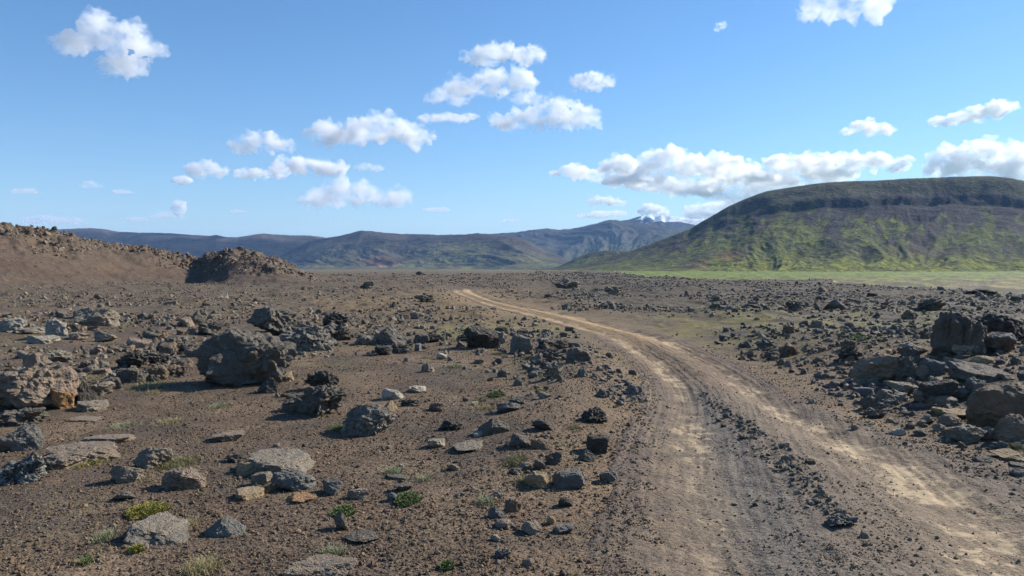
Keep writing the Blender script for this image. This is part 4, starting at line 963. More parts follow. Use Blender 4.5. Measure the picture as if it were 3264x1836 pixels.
tanz = np.exp(-np.square((np.log(Y) - math.log(52)) / 0.3)) * (qa > -0.32) * (qa < -0.06); dens *= 1 - 0.75 * tanz
dens *= np.where(Y > lava_edge(qa) * 1.04, 0.0, 1.0)
keep = RNG.random(N) < dens * 0.85
X, Y = X[keep], Y[keep]; Z = surf(X, Y); rough = rough[keep]; qa = qa[keep]
sz = np.exp(RNG.normal(math.log(0.105), 0.6, len(X))); sz = np.maximum(sz, Y / 788.0 * RNG.uniform(0.8, 2.4, len(X))); sz = np.minimum(sz, 1.5)
sz = np.where(rough > 0.35, sz * 1.5, sz)
# the rocky crest of the ridge and its knoll carry many more
ne = 40000
ea = RNG.uniform(-0.72, -0.24, ne); ed = RNG.uniform(85, 178, ne); ex, ey = ea * ed, ed
er, erough, et = ridge(ex, ey)
kk = (RNG.random(ne) < sst(0.22, 0.8, erough + 0.25 * fbm2(ex / 9.0, ey / 9.0, 3))) & (et > 0.3) & (et < 1.3)
ex, ey, ea = ex[kk], ey[kk], ea[kk]; ez = surf(ex, ey)
X = np.concatenate([X, ex]); Y = np.concatenate([Y, ey]); Z = np.concatenate([Z, ez - 0.12]); qa = np.concatenate([qa, ea])
sz = np.concatenate([sz, np.clip(np.exp(RNG.normal(math.log(0.23), 0.6, len(ex))), 0.13, 1.5)])
for i in range(len(X)):
    if i >= len(X) - len(ex): ck = random.choice(['brown', 'brown', 'dark', 'dark', 'brown', 'grey'])
    elif qa[i] > 0.0: ck = random.choice(['dark', 'dark', 'grey', 'blue', 'brown'])
    elif Y[i] > 30: ck = random.choice(['brown', 'grey', 'pink', 'dark', 'brown'])
    else: ck = random.choice(['grey', 'dark', 'pink', 'brown'])
    add_stone(X[i], Y[i], Z[i], sz[i], random.choice(['rough', 'rough', 'ang', 'slab'] if qa[i] > -.1 else ['ang', 'slab', 'rough']), ck, RNG.choice([0, .1, .25, .5]), RNG.uniform(.45, .95))

CLx = np.array([c[0] for c in CL]); CLy = np.array([c[1] for c in CL]); CLz = np.array([c[2] for c in CL]); CLs = np.array([c[3] for c in CL])
spx, spy = toscreen(CLx, CLy, CLz); app = CLs / CLy * FPX
vis = (spx > 10) & (spx < 3254) & (spy < 1830)
order = np.argsort(-np.where(vis, app, 0))

SX = np.array([q[0] for q in SHORTS]); SY = np.array([q[1] for q in SHORTS]); SW = np.array([q[2] for q in SHORTS])
used = {}; single = set()
def stone_label(i):
    px, py = spx[i], spy[i]
    d = np.hypot(SX - px, (SY - py) * 1.8) / (SW + 40.0)
    j = int(np.argmin(d)); 
    dx, dy = px - SX[j], py - SY[j]
    hz = '' if abs(dx) < 0.4 * SW[j] else ('left' if dx < 0 else 'right')
    vt = '' if abs(dy) < 12 else ('behind' if dy < 0 else 'in front')
    if vt and hz: rel = ('behind and ' if vt == 'behind' else 'in front and ') + hz + ' of'
    elif hz: rel = 'directly ' + hz + ' of'
    elif vt: rel = 'behind' if vt == 'behind' else 'in front of'
    else: rel = 'right beside'
    a = app[i]; size = 'midsize' if a > 30 else ('small' if a > 18 else 'tiny')
    sh = {'ang': 'angular', 'rough': 'jagged', 'slab': 'flat', 'round': 'rounded', 'lump': 'lumpy'}[CL[i][4]]
    return f"{size} {WORD[CL[i][5]]} {sh} stone {rel} the {SHORTS[j][3]}"
n_ind = 300 - len(ROCKS)
solo = []
for i in order:
    if len(solo) >= n_ind or app[i] < 11: break
    lb = stone_label(i)
    if lb in used or len(lb.split()) > 16: continue
    used[lb] = i; solo.append((i, lb))
smesh = {}
for i, lb in solo:
    x, y, z, s0, shape, ck, li, sq = CL[i]
    k = random.randrange(4)
    if (shape, k) not in smesh:
        v, fc = proto(shape, k, 3); v = v.copy(); v[:, 2] -= 0.18
        smesh[(shape, k)] = mesh_np('stone', v, fc, None, M_ROCK)
    o = link('stone', smesh[(shape, k)], lb, 'stone', 'loose stones scattered over the lava field', None, (x, y, z - 0.05 * s0))
    hsc = {'slab': 0.38, 'rough': 0.72}.get(shape, 0.62)
    o.scale = (s0, s0 * sq, s0 * hsc * (0.8 + 0.4 * sq)); o.rotation_euler = (RNG.uniform(-.12, .12), RNG.uniform(-.12, .12), RNG.uniform(-.6, .6))
    o.color = (COLS[ck][0] * 1.05, COLS[ck][1], COLS[ck][2] * 0.88, li)
sid = set(i for i, _ in solo)
if bpy.app.debug_value == 77: print(chr(10).join(lb for _, lb in solo), len(CL))

def merge(items, name, mat, label, cat):
    """items: (proto verts, faces, xyz, scale xyz, rot z, colour rgba) -> one mesh"""
    vs_, fs_, cs_ = [], [], []; base = 0
    for v, f, p, sc, a, c in items:
        ca, sa = math.cos(a), math.sin(a)
        q = v * sc
        vs_.append(np.stack([q[:, 0] * ca - q[:, 1] * sa + p[0], q[:, 0] * sa + q[:, 1] * ca + p[1], q[:, 2] + p[2]], 1).astype(np.float32))
        fs_.append(f + base); base += len(v); cs_.append(np.tile(np.array([c], np.float32), (len(v), 1)))
    me = mesh_np(name, np.concatenate(vs_), np.concatenate(fs_), None, mat, False, np.concatenate(cs_))
    return link(name, me, label, cat, None, 'stuff')

items = []
for i in range(len(CL)):
    if i in sid: continue
    x, y, z, s0, shape, ck, li, sq = CL[i]
    lvl = 3 if app[i] > 40 else (2 if app[i] > 9 else 1)
    v, fc = proto(shape, random.randrange(5), lvl)
    hsc = {'slab': 0.38, 'rough': 0.75}.get(shape, 0.62) * (0.8 + 0.4 * sq)
    g = RNG.uniform(0.75, 1.25); c = COLS[ck]
    items.append((v - np.array([0, 0, 0.28]), fc, (x, y, z), np.array([s0, s0 * sq, s0 * hsc]), RNG.uniform(0, 6.28), (c[0] * g * 1.05, c[1] * g, c[2] * g * 0.88, li)))
merge(items, 'lava_rubble', M_RUB, 'dark lava rubble littering the plain as far as the hills', 'rubble')

# ---- gravel close to the camera: pebbles on the scoria and on the track
NG = 205000
qa = np.where(RNG.random(NG) < 0.80, RNG.uniform(-0.72, 0.72, NG), RNG.choice([-1, 1], NG) * RNG.uniform(0.72, 1.6, NG)); qd = 4.6 * np.exp(RNG.uniform(0, 1, NG) ** 0.85 * math.log(24.0 / 4.6))
X = qa * qd; Y = qd; s_, w_ = road_s(X, Y); onr = (s_ > 0.07 + 0.10 * fbm2(X / 0.5, Y / 0.7, 3, 0.6)) & (s_ < 0.95 + 0.08 * fbm2(X / 0.5, Y / 0.7, 3, 0.6, 4.0))
mid_ = np.exp(-np.square((s_ - 0.5) / 0.13)) + 0.6 * np.exp(-np.square((s_ - 0.36) / 0.1)) + 0.24
dn_ = np.clip(0.72 + 0.75 * fbm2(X / 0.9, Y / 0.9, 3, 0.5, 3.0), 0.12, 1)
keep = np.where(onr, RNG.random(NG) < 0.34 * mid_ * np.clip(0.6 + 1.2 * fbm2(X / 0.8, Y / 0.8, 2, 0.5, 9.0), 0.1, 1.3), RNG.random(NG) < dn_)
X, Y, onr = X[keep], Y[keep], onr[keep]; Z = surf(X, Y)
sz = np.exp(RNG.normal(math.log(0.0175), 0.5, len(X))); sz = np.minimum(np.where(onr, sz * 0.9, sz), 0.075)
v0, f0 = ICO[1]
protos = []
for k in range(10):
    g = np.random.default_rng(500 + k); protos.append(v0 * g.uniform(0.55, 1.15, (len(v0), 1)))
pk = RNG.integers(0, 10, len(X)); PV = np.stack(protos)[pk]                  # n x 12 x 3
ang = RNG.uniform(0, 6.28, len(X)); ca, sa = np.cos(ang)[:, None], np.sin(ang)[:, None]
sc = sz[:, None] * 0.5
sx = PV[:, :, 0] * sc; sy = PV[:, :, 1] * sc * RNG.uniform(.6, 1, (len(X), 1)); sz3 = PV[:, :, 2] * sc * RNG.uniform(.5, .85, (len(X), 1))
V = np.stack([sx * ca - sy * sa + X[:, None], sx * sa + sy * ca + Y[:, None], sz3 + (Z + sz * 0.12)[:, None]], 2).reshape(-1, 3)
F = (f0[None, :, :] + (np.arange(len(X)) * len(v0))[:, None, None]).reshape(-1, 3)
pal = np.array([(0.112, 0.078, 0.057), (0.092, 0.067, 0.051), (0.062, 0.050, 0.043), (0.140, 0.101, 0.074), (0.17, 0.130, 0.092), (0.100, 0.086, 0.074)])
palr = np.array([(0.16, 0.13, 0.10), (0.19, 0.138, 0.09), (0.12, 0.10, 0.085), (0.21, 0.155, 0.10), (0.15, 0.115, 0.08), (0.24, 0.20, 0.15)])
pi_ = RNG.integers(0, 6, len(X)); cc = np.where(onr[:, None], palr[pi_], pal[pi_]) * RNG.uniform(0.7, 1.3, (len(X), 1)) * np.array([[1.10, 1.01, 0.86]])
mg, n, l, b = newmat('gravel_stone')
at = n.new('ShaderNodeAttribute'); at.attribute_name = 'Col'; l.new(at.outputs['Color'], b.inputs['Base Color'])
link('gravel', mesh_np('gravel', V, F, None, mg, False, np.repeat(cc, len(v0), 0)), 'loose red brown scoria gravel covering the near ground and the track', 'gravel', None, 'stuff')

# ------------------------------------------------------------------ grass and moss
def leaf_mat(name, c1, c2):
    m, n, l, b = newmat(name)
    at = n.new('ShaderNodeAttribute'); at.attribute_name = 'Col'
    l.new(at.outputs['Color'], b.inputs['Base Color']); b.inputs['Roughness'].default_value = 0.7
    b.inputs['Subsurface Weight'].default_value = 0.0
    return m
M_GRASS = leaf_mat('grass_blades', None, None)
GC = {'straw': [(0.30, 0.24, 0.12), (0.24, 0.20, 0.10), (0.20, 0.18, 0.08)], 'green': [(0.115, 0.120, 0.05), (0.15, 0.14, 0.065), (0.19, 0.16, 0.08)],
      'lime': [(0.105, 0.135, 0.04), (0.13, 0.145, 0.05), (0.085, 0.105, 0.04)], 'yellow': [(0.185, 0.165, 0.03), (0.15, 0.14, 0.03), (0.21, 0.18, 0.045)], 'pale': [(0.20, 0.21, 0.11), (0.17, 0.18, 0.10), (0.25, 0.22, 0.13)]}
def tuft(x0, x1, yt, yb, kind, n, label, moss, xyz):
    X, Y, Z = xyz
    W = (x1 - x0) / FPX * Y; D = (yb - yt) / FPX * Y / max((CAM_Z - Z) / Y, 0.05) * (0.75 if not moss else 0.9)
    D = min(D, W * 1.6)
    hb = 0.06 if not moss else 0.03
    n = int(n * 1.4); bx = RNG.normal(0, 0.17, n) if not moss else None
    if moss:
        rr_ = np.sqrt(RNG.random(n)); aa = RNG.uniform(0, 6.28, n); bx = rr_ * np.cos(aa) * 0.5 * (1 + 0.2 * np.sin(3 * aa + x0)); by = rr_ * np.sin(aa) * 0.5
    else:
        bx = np.clip(bx, -.5, .5); by = np.clip(RNG.normal(0, 0.17, n), -.5, .5)
    gxx = X + bx * W; gyy = Y + by * D; gzz = surf(gxx, gyy)
    dome = (0.05 + 0.25 * min(W, 0.4)) * 0.35 * np.clip(1 - 4 * (bx ** 2 + by ** 2), 0, 1) if moss else 0 * bx
    gzz = gzz + dome - 0.005
    hgt = hb * RNG.uniform(0.4, 1.3, n); a = RNG.uniform(0, 6.28, n); lean = RNG.uniform(0.3, 1.9 if not moss else 1.6, n) * hgt
    wd = (0.0022 if not moss else 0.007) * (Y / 8.0) ** 0.6
    ax, ay = np.cos(a), np.sin(a); b2 = RNG.uniform(0, 6.28, n); wx, wy = np.cos(b2) * wd, np.sin(b2) * wd
    p0 = np.stack([gxx - wx, gyy - wy, gzz], 1); p1 = np.stack([gxx + wx, gyy + wy, gzz], 1)
    mxx = gxx + ax * lean * 0.4; myy = gyy + ay * lean * 0.4; mz = gzz + hgt * 0.65
    p2 = np.stack([mxx + wx * .7, myy + wy * .7, mz], 1); p3 = np.stack([mxx - wx * .7, myy - wy * .7, mz], 1)
    p4 = np.stack([gxx + ax * lean, gyy + ay * lean, gzz + hgt], 1)
    co = np.stack([p0, p1, p2, p3, p4], 1).reshape(-1, 3); base = np.arange(n) * 5
    qd_ = np.stack([base, base + 1, base + 2, base + 3], 1); tr = np.stack([base + 3, base + 2, base + 4], 1)
    pc = 1.25 * np.array(GC[kind])[RNG.integers(0, 3, n)] * RNG.uniform(0.75, 1.25, (n, 1))
    colr = np.repeat(pc, 5, 0)
    org = np.array([X, Y, Z])
    nm = 'moss_cushion' if moss else 'grass_tuft'
    if moss:   # soft body under the fronds
        v, fc = ICO[3]
        bv = v * np.array([W * .46, D * .46, 0.02 + 0.07 * min(W, .5)]); bv[:, 2] += 0.25 * 0.05 * fbm3(v * 2.5 + x0, 3)
        bv[:, 0] += X; bv[:, 1] += Y; bv[:, 2] += surf(bv[:, 0], bv[:, 1]) - 0.01
        tr = np.concatenate([tr, fc + len(co)]); co = np.concatenate([co, bv]); colr = np.concatenate([colr, np.tile(np.array(GC[kind][1]) * 0.8, (len(bv), 1))])
    me = mesh_np(nm, co - org, tr, qd_, M_GRASS, False, colr)
    link(nm, me, label, 'moss' if moss else 'grass', 'grass tufts and moss on the gravel', None, org)

TUFTS = [
 (496, 632, 1418, 1500, 'green', 1500, 'largest green grass clump, bushy between the bent grey rock and knobby pinkish rock', 0),
 (291, 368, 1650, 1740, 'pale', 420, 'pale green feathery tuft left of the flat lichen boulder', 0),
 (655, 740, 1250, 1312, 'pale', 420, 'thin upright green tuft below the shadow of the great boulder', 0),
 (488, 604, 1316, 1356, 'straw', 380, 'sparse straw tuft on open gravel above the largest green clump', 0),
 (330, 450, 1308, 1378, 'pale', 420, 'sparse grey green tuft above the thin ledge rock', 0),
 (222, 366, 1396, 1494, 'yellow', 700, 'yellow green tuft growing around the long pinkish slab', 0),
 (556, 740, 1732, 1840, 'straw', 800, 'wide dry straw tuft at the bottom edge below the flat lichen boulder', 0),
 (255, 298, 1770, 1804, 'lime', 200, 'little green sprout at the lower left corner', 0),
 (392, 570, 1178, 1246, 'straw', 1100, 'long dry yellow grass strip in front of the shaded boulder', 0),
 (165, 330, 1168, 1232, 'straw', 800, 'yellow grass behind the dark split rock', 0),
 (400, 480, 1108, 1132, 'straw', 300, 'yellow grass patch behind the mossy dark lava rock', 0),
 (455, 520, 1232, 1262, 'straw', 260, 'straw tuft just below the long dry yellow grass strip', 0),
 (1490, 1600, 1278, 1312, 'straw', 520, 'dry straw tuft left of the blue grey ridge rock', 0),
 (1596, 1696, 1430, 1488, 'green', 620, 'green tuft in front of the half black half brown rock', 0),
 (1510, 1588, 1562, 1616, 'pale', 350, 'thin green tuft behind the dark blue peaked stone', 0),
 (1015, 1110, 1728, 1784, 'pale', 480, 'soft pale tuft behind the ring lichen slab', 0),
 (1640, 1700, 1500, 1550, 'green', 260, 'green tuft leaning on the mossy tan boulder', 0),
 (1208, 1300, 1478, 1516, 'pale', 260, 'pale thin tuft above the lichen speckled flat rock', 0),
 (1320, 1386, 1505, 1540, 'pale', 220, 'grey green tuft right of the dark capped rock', 0),
 (1650, 1720, 1120, 1150, 'green', 260, 'mossy green tuft below the two humped grey boulder', 0),
 (1560, 1620, 1108, 1138, 'green', 300, 'green tuft in front of the black peak boulder', 0),
 (1330, 1392, 1116, 1150, 'straw', 300, 'pale straw tuft right of the small blue upright stone', 0),
 (1410, 1490, 1146, 1178, 'pale', 300, 'faint straw tuft on the open gravel below the white tipped stone', 0),
 (1500, 1560, 1260, 1284, 'green', 200, 'low green tuft beside the bright lime moss', 0),
 (1800, 1860, 1345, 1372, 'straw', 240, 'straw tuft left of the jagged black rock', 0),
 (905, 985, 1268, 1300, 'straw', 200, 'wispy straw tuft beside the rounded lava log', 0),
 (1040, 1110, 1340, 1376, 'lime', 260, 'green tuft left of the crystal crusted rock', 0),
 (820, 870, 1540, 1575, 'straw', 160, 'short straw tuft between the square stone and the peaked boulder', 0),
 (560, 640, 1640, 1690, 'straw', 200, 'wispy tuft right of the flat lichen boulder', 0),
 (3090, 3140, 1306, 1340, 'green', 260, 'dark green tuft at the left foot of the huge brown boulder', 0),
 (3210, 3264, 1404, 1436, 'green', 260, 'green tuft behind the pale loaf rock at the right edge', 0),
 (408, 524, 1590, 1648, 'yellow', 2200, 'yellow green moss cushion above the flat lichen boulder', 1),
 (416, 456, 1740, 1762, 'yellow', 400, 'tiny yellow moss spot below the flat lichen boulder', 1),
 (1258, 1336, 1564, 1606, 'lime', 1300, 'round green moss patch beside the blue grey egg stone', 1),
 (1058, 1126, 1602, 1646, 'lime', 1000, 'bright green moss on top of the narrow dark stone', 1),
 (1404, 1442, 1787, 1816, 'lime', 600, 'small lime moss spot near the bottom edge', 1),
 (1556, 1610, 1242, 1266, 'lime', 700, 'bright lime moss on the gravel above the dry straw tuft', 1),
 (1700, 1740, 1238, 1252, 'yellow', 200, 'tiny yellow moss spot left of the rubble berm', 1),
 (2700, 2770, 1062, 1080, 'lime', 400, 'bright moss patch in the green strip right of the track', 1),
]
_td = drop([0.5 * (t[0] + t[1]) for t in TUFTS], [t[3] - 0.25 * (t[3] - t[2]) for t in TUFTS])
for ti, t_ in enumerate(TUFTS): tuft(*t_[:6], t_[6], bool(t_[7]), [float(q[ti]) for q in _td])

# ---- faint dry grass between the stones at the lower left
n_ = 26000
qa = RNG.uniform(-0.72, 0.16, n_); qd = 4.6 * np.exp(RNG.random(n_) * math.log(26.0 / 4.6)); gX, gY = qa * qd, qd
s_, w_ = road_s(gX, gY)
gk = (s_ < -0.12) & (RNG.random(n_) < sst(0.05, 0.55, fbm2(gX / 1.6, gY / 1.6, 3, 0.55, 33.0)) * sst(0.18, -0.25, qa + 0.1))
gX, gY = gX[gk], gY[gk]; m_ = len(gX); gZ = surf(gX, gY)
hg = RNG.uniform(0.02, 0.075, m_); a = RNG.uniform(0, 6.28, m_); ln_ = hg * RNG.uniform(0.4, 1.8, m_); b2 = RNG.uniform(0, 6.28, m_); wd = 0.0016 * (gY / 7.0) ** 0.7
p0 = np.stack([gX - np.cos(b2) * wd, gY - np.sin(b2) * wd, gZ - 0.005], 1); p1 = np.stack([gX + np.cos(b2) * wd, gY + np.sin(b2) * wd, gZ - 0.005], 1)
p2 = np.stack([gX + np.cos(a) * ln_, gY + np.sin(a) * ln_, gZ + hg], 1)
pc = np.array([(0.34, 0.28, 0.16), (0.28, 0.24, 0.13), (0.22, 0.22, 0.11)])[RNG.integers(0, 3, m_)] * RNG.uniform(.8, 1.2, (m_, 1))
link('dry_grass', mesh_np('dry_grass', np.stack([p0, p1, p2], 1).reshape(-1, 3), np.arange(m_ * 3).reshape(-1, 3), None, M_GRASS, False, np.repeat(pc, 3, 0)),
     'faint dry grass sprouting between the stones of the near gravel', 'grass', None, 'stuff')

# ------------------------------------------------------------------ clouds
CLOUD_BASE = 1300.0
def cloud_mat(dens, hs, seed):
    """vapour whose density breaks into wisps towards the thin parts"""
    m = bpy.data.materials.new('cloud_vapour'); m.use_nodes = True
    n = m.node_tree.nodes; l = m.node_tree.links; n.clear()
    o = n.new('ShaderNodeOutputMaterial'); v = n.new('ShaderNodeVolumeScatter')
    v.inputs['Color'].default_value = (1, 1, 1, 1); v.inputs['Anisotropy'].default_value = 0.3
    tc = n.new('ShaderNodeTexCoord'); mp = n.new('ShaderNodeMapping'); mp.inputs['Location'].default_value = (seed, seed * 0.7, seed * 0.3)
    mp.inputs['Scale'].default_value = (1.5 / hs, 1.5 / hs, 2.6 / hs); l.new(tc.outputs['Object'], mp.inputs['Vector'])
    f = noise_n(n, l, mp.outputs[0], 1.0, 4, 0.62)
    f = ramp_n(n, l, f, 0.36, 0.68)
    l.new(math_n(n, l, 'MULTIPLY', f, dens * 1.9), v.inputs['Density'])
    l.new(v.outputs[0], o.inputs['Volume']); return m

def cloud(blobs, label, tau=5.0, base=None, detail=1.0):
    """blobs: (px, py, rx, ry) ellipses in the photo, stood up as puffs at the distance where that cloud base hangs"""
    b = np.array(blobs, float)
    ybase = base or (b[:, 1] + b[:, 3]).max()
    u, v = pray(b[:, 0], np.full(len(b), ybase)); Y = min((CLOUD_BASE - CAM_Z) / v[0], 26000.0)
    hpx = (b[:, 1] + b[:, 3]).max() - (b[:, 1] - b[:, 3]).min(); wpx = (b[:, 0] + b[:, 2]).max() - (b[:, 0] - b[:, 2]).min()
    g = np.random.default_rng(int(b[0, 0] * 7 + b[0, 1]))
    cu, cv = pray(b[:, 0], b[:, 1])
    vs_, fs_ = [], []; base_i = 0
    sv, sf = ICO[3]
    for i in range(len(b)):
        rx, rz_ = b[i, 2] / FPX * Y, b[i, 3] / FPX * Y
        yj = Y + g.normal() * 0.15 * wpx / FPX * Y * 0.5
        c = np.array([cu[i] * Y, yj, CAM_Z + cv[i] * Y])
        vs_.append(sv * np.array([rx, max(rx, rz_) * 0.9, rz_]) + c); fs_.append(sf + base_i); base_i += len(sv)
    co = np.concatenate(vs_); org = co.mean(0)
    me = mesh_np('cloud', co - org, np.concatenate(fs_), None, None, True)
    o = bpy.data.objects.new('cloud', me); C.objects.link(o)
    size = wpx / FPX * Y; hsize = hpx / FPX * Y
    rm = o.modifiers.new('r', 'REMESH'); rm.mode = 'VOXEL'; rm.voxel_size = max(min(size / 90, hsize / 26), size / 200); rm.use_smooth_shade = True
    dg = bpy.context.evaluated_depsgraph_get(); me2 = bpy.data.meshes.new_from_object(o.evaluated_get(dg))
    n_ = len(me2.vertices); p = np.empty(n_ * 3, np.float32); me2.vertices.foreach_get('co', p); p = p.reshape(-1, 3).astype(float)
    nm = np.empty(n_ * 3, np.float32); me2.vertices.foreach_get('normal', nm); nm = nm.reshape(-1, 3)
    hsize = min(hsize, 3.0 * float(np.median(b[:, 3])) / FPX * Y)
    q = p / hsize + g.uniform(0, 90, 3)
    d = 0.24 * fbm3(q * 1.7, 3, 0.6) + 0.20 * (np.abs(pn3(q * 3.4)) * 2 - 0.4) + 0.12 * (np.abs(pn3(q * 7.5 + 3)) * 2 - 0.4) + 0.06 * (np.abs(pn3(q * 15.0)) * 2 - 0.4)
    wob = np.stack([pn3(q * 2.2 + 31), pn3(q * 2.2 + 57), 0.4 * pn3(q * 2.2 + 83)], 1)
    p = p + nm * (d * hsize * 0.75 * detail)[:, None] + wob * hsize * 0.12 * detail
    me2.vertices.foreach_set('co', p.astype(np.float32).ravel()); me2.update()
    bpy.data.objects.remove(o); bpy.data.meshes.remove(me)
    me2.name = 'cloud'; me2.materials.clear(); me2.materials.append(cloud_mat(0.68 * tau / hsize, hsize, float(g.uniform(0, 60))))
    link('cloud', me2, label, 'cloud', 'clouds in the blue sky', None, org)

def band(x0, x1, yt, yb, n, seed, top=None):
    """a flat based row of puffs filling a pixel box"""
    g = np.random.default_rng(seed); out = []
    for i in range(n):
        t = (i + 0.5) / n + g.uniform(-.3, .3) / n; t = min(max(t, 0.03), 0.97)
        env = math.sin(math.pi * t) ** 0.55
        if top: env = np.interp(t, np.linspace(0, 1, len(top)), top)
        h = (yb - yt) * (0.25 + 0.75 * env) * g.uniform(.75, 1.0)
        ry = h * 0.5; rx = max((x1 - x0) / n * g.uniform(.8, 1.25), ry * 0.8)
        cx = x0 + t * (x1 - x0); cx = min(max(cx, x0 + rx * 0.8), x1 - rx * 0.8) if rx * 1.6 < (x1 - x0) else 0.5 * (x0 + x1)
        out.append((cx, yb - ry - g.uniform(0, .18) * (yb - yt) * env, rx, ry))
    return out

K = 1.267
def kb(*bl): return [tuple(v * K for v in b_) for b_ in bl]
cloud(kb((235, 70, 45, 50), (180, 100, 55, 26), (150, 108, 30, 14), (290, 95, 50, 45), (335, 80, 38, 38), (355, 120, 45, 28), (300, 140, 40, 40), (325, 168, 48, 24), (390, 125, 26, 16), (265, 165, 36, 14)),
      'large ragged cloud alone at the upper left', 2.6, 200 * K, 0.8)
cloud(kb(*[tuple(v / K for v in q) for q in band(1165 * K, 1372 * K, 98 * K, 160 * K, 7, 2, [.4, .9, 1, .6, .5, .7, .8])]), 'topmost puffy cloud of the middle group', 2.4, None, 0.9)
cloud(kb(*[tuple(v / K for v in q) for q in band(1112 * K, 1345 * K, 166 * K, 246 * K, 8, 3, [.2, .5, .8, .9, .8, 1, 1, .6])]), 'broad cloud just below the topmost middle cloud', 2.6, None, 0.9)
cloud(kb(*[tuple(v / K for v in q) for q in band(1238 * K, 1508 * K, 252 * K, 330 * K, 9, 4, [.15, .3, .5, .6, .8, .9, 1, 1, .7])]), 'wide cloud swelling to the right, lowest of the middle group', 3.0, None, 0.9)
cloud(kb(*[tuple(v / K for v in q) for q in band(1440 * K, 1540 * K, 178 * K, 226 * K, 4, 5, [.4, 1, .8, .5])]), 'small triangular cloud right of the middle group', 2.2)
cloud(kb(*[tuple(v / K for v in q) for q in band(1052 * K, 1200 * K, 276 * K, 304 * K, 6, 6, [.7, .8, .4, .5, .7, .6])]), 'faint thin cloud left of the wide middle cloud', 1.1)
cloud(kb(*[tuple(v / K for v in q) for q in band(1068 * K, 1180 * K, 228 * K, 262 * K, 4, 7)]), 'faint shredded cloud above the faint thin cloud', 0.7)
cloud(kb(*[tuple(v / K for v in q) for q in band(1290 * K, 1430 * K, 222 * K, 268 * K, 5, 8, [.8, .7, .6, .5, .5])]), 'thin veil joining the two big middle clouds', 0.7)
cloud(kb(*[tuple(v / K for v in q) for q in band(772 * K, 1092 * K, 292 * K, 368 * K, 10, 9, [.3, .5, .7, .9, 1, .9, .85, .8, .7, .5])]), 'long smooth cloud left of the middle group', 3.6, None, 0.85)
cloud(kb(*[tuple(v / K for v in q) for q in band(578 * K, 732 * K, 330 * K, 385 * K, 6, 10, [.3, .7, 1, .9, .7, .5])]), 'soft oval cloud below and left of the long smooth cloud', 3.0, None, 0.8)
cloud(kb(*[tuple(v / K for v in q) for q in band(676 * K, 870 * K, 393 * K, 444 * K, 7, 11, [.5, .9, 1, .8, .8, .7, .5])]), 'bright flat bottomed cloud below the long smooth cloud', 4.5)
cloud(kb(*[tuple(v / K for v in q) for q in band(588 * K, 684 * K, 416 * K, 450 * K, 5, 12, [.7, .9, .9, .6, .3])]), 'small cloud touching the left of the bright flat bottomed cloud', 2.8)
cloud(kb(*[tuple(v / K for v in q) for q in band(470 * K, 572 * K, 407 * K, 447 * K, 5, 13, [.4, .9, 1, .7, .9])]), 'small lumpy cloud left of the row of small clouds', 3.0)
cloud(kb((455, 452, 25, 11), (440, 454, 12, 7), (470, 453, 12, 8)), 'tiny round cloud below the small lumpy cloud', 3.0, None, 0.7)
cloud(kb(*[tuple(v / K for v in q) for q in band(742 * K, 1022 * K, 455 * K, 520 * K, 10, 14, [.2, .4, .6, .9, 1, .9, .8, .7, .7, .4])]), 'long flat cloud low above the middle hills', 2.6)
cloud(kb((450, 518, 17, 15), (448, 532, 18, 13), (455, 524, 14, 16)), 'bright upright puff low in the left sky', 5.0, None, 0.5)
cloud(kb(*[tuple(v / K for v in q) for q in band(372 * K, 462 * K, 534 * K, 552 * K, 5, 15)]), 'grey streak under the bright upright puff', 0.8)
cloud(kb(*[tuple(v / K for v in q) for q in band(52 * K, 204 * K, 540 * K, 568 * K, 7, 16, [.4, .7, .9, .9, .8, .9, .5])]), 'grey flat cloud just above the left ridge', 1.3)
cloud(kb(*[tuple(v / K for v in q) for q in band(2005 * K, 2235 * K, -40 * K, 50 * K, 8, 17, [.3, .5, .7, .8, .9, 1, 1, 1])]), 'bright slanting cloud cut by the top edge at the right', 3.0, 52 * K, 0.9)
cloud(kb((1812, 66, 14, 9), (1803, 74, 9, 5)), 'tiny wisp of cloud left of the bright slanting cloud', 0.7, None, 0.9)
cloud(kb(*[tuple(v / K for v in q) for q in band(2126 * K, 2252 * K, 298 * K, 336 * K, 6, 18, [.2, .6, 1, .9, .6, .3])]), 'small tent shaped cloud above the mountain', 3.0, None, 0.8)
cloud(kb((2370, 303, 28, 10), (2420, 293, 34, 16), (2465, 283, 36, 20), (2510, 275, 36, 20), (2545, 266, 26, 14)), 'slanting bright cloud near the right edge', 3.2, 315 * K, 0.8)
cloud(kb((1404, 436, 20, 7), (1440, 433, 34, 11), (1490, 429, 42, 16), (1545, 428, 45, 20), (1600, 426, 50, 22), (1650, 408, 46, 28), (1690, 398, 44, 28), (1735, 412, 50, 28), (1790, 424, 55, 24), (1850, 424, 60, 24), (1905, 415, 50, 26),
      (1965, 416, 50, 26), (2025, 416, 50, 24), (2080, 414, 50, 24), (2130, 410, 46, 24), (2175, 416, 36, 22), (1620, 452, 70, 18), (1700, 462, 70, 20), (1770, 466, 70, 18), (1560, 452, 50, 12), (1860, 448, 70, 16), (1960, 444, 80, 14), (2080, 440, 70, 12)),
      'huge cloud bank stretching left from above the mountain', 5.5, 498 * K, 0.85)
cloud(kb((1900, 470, 60, 26), (1980, 468, 60, 26), (2060, 460, 50, 22), (1840, 490, 50, 20)), 'lower grey part of cloud behind the mountain shoulder', 2.0, 505 * K, 0.8)
cloud(kb((2265, 415, 26, 20), (2285, 402, 15, 14), (2240, 424, 14, 8)), 'small bright cloud between the bank and the right hand heap', 3.4, None, 0.8)
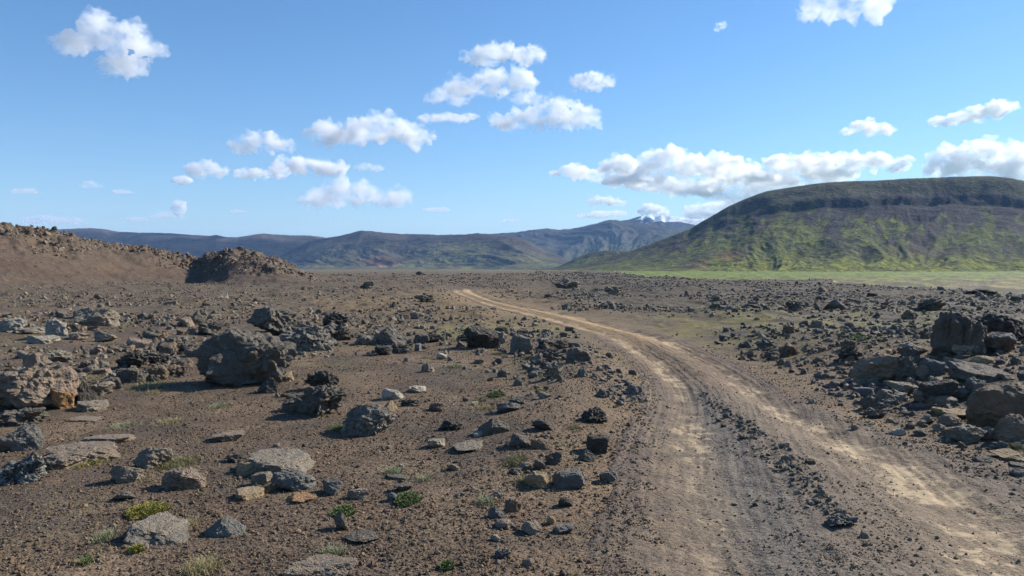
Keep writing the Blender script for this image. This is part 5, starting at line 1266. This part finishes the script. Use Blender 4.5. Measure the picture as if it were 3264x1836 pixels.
cloud(kb((2345, 412, 36, 26), (2395, 398, 45, 32), (2445, 388, 45, 34), (2490, 378, 40, 32), (2530, 400, 50, 36), (2580, 400, 50, 36), (2420, 428, 70, 20), (2540, 436, 60, 20)), 'big white heap of cloud at the right edge', 5.5, 448 * K, 0.85)
cloud(kb(*[tuple(v / K for v in q) for q in band(1482 * K, 1570 * K, 490 * K, 518 * K, 5, 20, [.5, 1, .9, .7, .4])]), 'small cloud left of the snow peak', 3.0)
cloud(kb((1640, 525, 24, 14), (1660, 533, 24, 11), (1622, 532, 16, 10)), 'small round cloud directly above the snow peak', 4.0, None, 0.8)
cloud(kb((1750, 530, 34, 14), (1790, 524, 36, 14), (1830, 514, 30, 12), (1770, 542, 50, 10)), 'low white cloud behind the left slope of the mountain', 3.4, 552 * K, 0.8)
cloud(kb((1470, 544, 22, 6), (1510, 540, 30, 10), (1550, 538, 26, 8)), 'thin low cloud over the blue upland', 1.6, None, 0.8)
for bx0, bx1, by0, by1, lb in ((202, 252, 454, 474, 'small grey smudge of cloud in the left sky'), (280, 332, 475, 488, 'flat grey smudge right of the small grey smudge'), (28, 96, 473, 487, 'grey smudge of cloud near the left edge'),
        (898, 966, 412, 431, 'faint grey cloud right of the bright flat bottomed cloud'), (1068, 1132, 520, 533, 'faint low cloud over the middle hills'), (1258, 1302, 549, 560, 'tiny faint cloud above the plateau in the middle'),
        (576, 618, 527, 536, 'tiny grey smudge right of the bright upright puff'), (318, 374, 545, 558, 'tiny grey smudge left of the bright upright puff')):
    cloud(kb(*[tuple(v / K for v in q) for q in band(bx0 * K, bx1 * K, by0 * K, by1 * K, 4, bx0)]), lb, 0.8)

# ------------------------------------------------------------------ haze
mh = bpy.data.materials.new('thin_air'); mh.use_nodes = True
n = mh.node_tree.nodes; l = mh.node_tree.links; n.clear()
o = n.new('ShaderNodeOutputMaterial'); v = n.new('ShaderNodeVolumePrincipled')
v.inputs['Color'].default_value = (0.32, 0.56, 1.0, 1); v.inputs['Density'].default_value = 3.2e-5; v.inputs['Anisotropy'].default_value = 0.0
l.new(v.outputs[0], o.inputs['Volume'])
x0, x1, y0, y1, z0, z1 = -62000, 62000, -62000, 62000, -14.0, 1180.0
hv = np.array([(x0, y0, z0), (x1, y0, z0), (x1, y1, z0), (x0, y1, z0), (x0, y0, z1), (x1, y0, z1), (x1, y1, z1), (x0, y1, z1)], float)
hq = np.array([(0, 3, 2, 1), (4, 5, 6, 7), (0, 1, 5, 4), (1, 2, 6, 5), (2, 3, 7, 6), (3, 0, 4, 7)])
link('haze', mesh_np('haze', hv, None, hq, mh), 'thin blue haze lying over the plain and hills', 'haze', None, 'stuff')
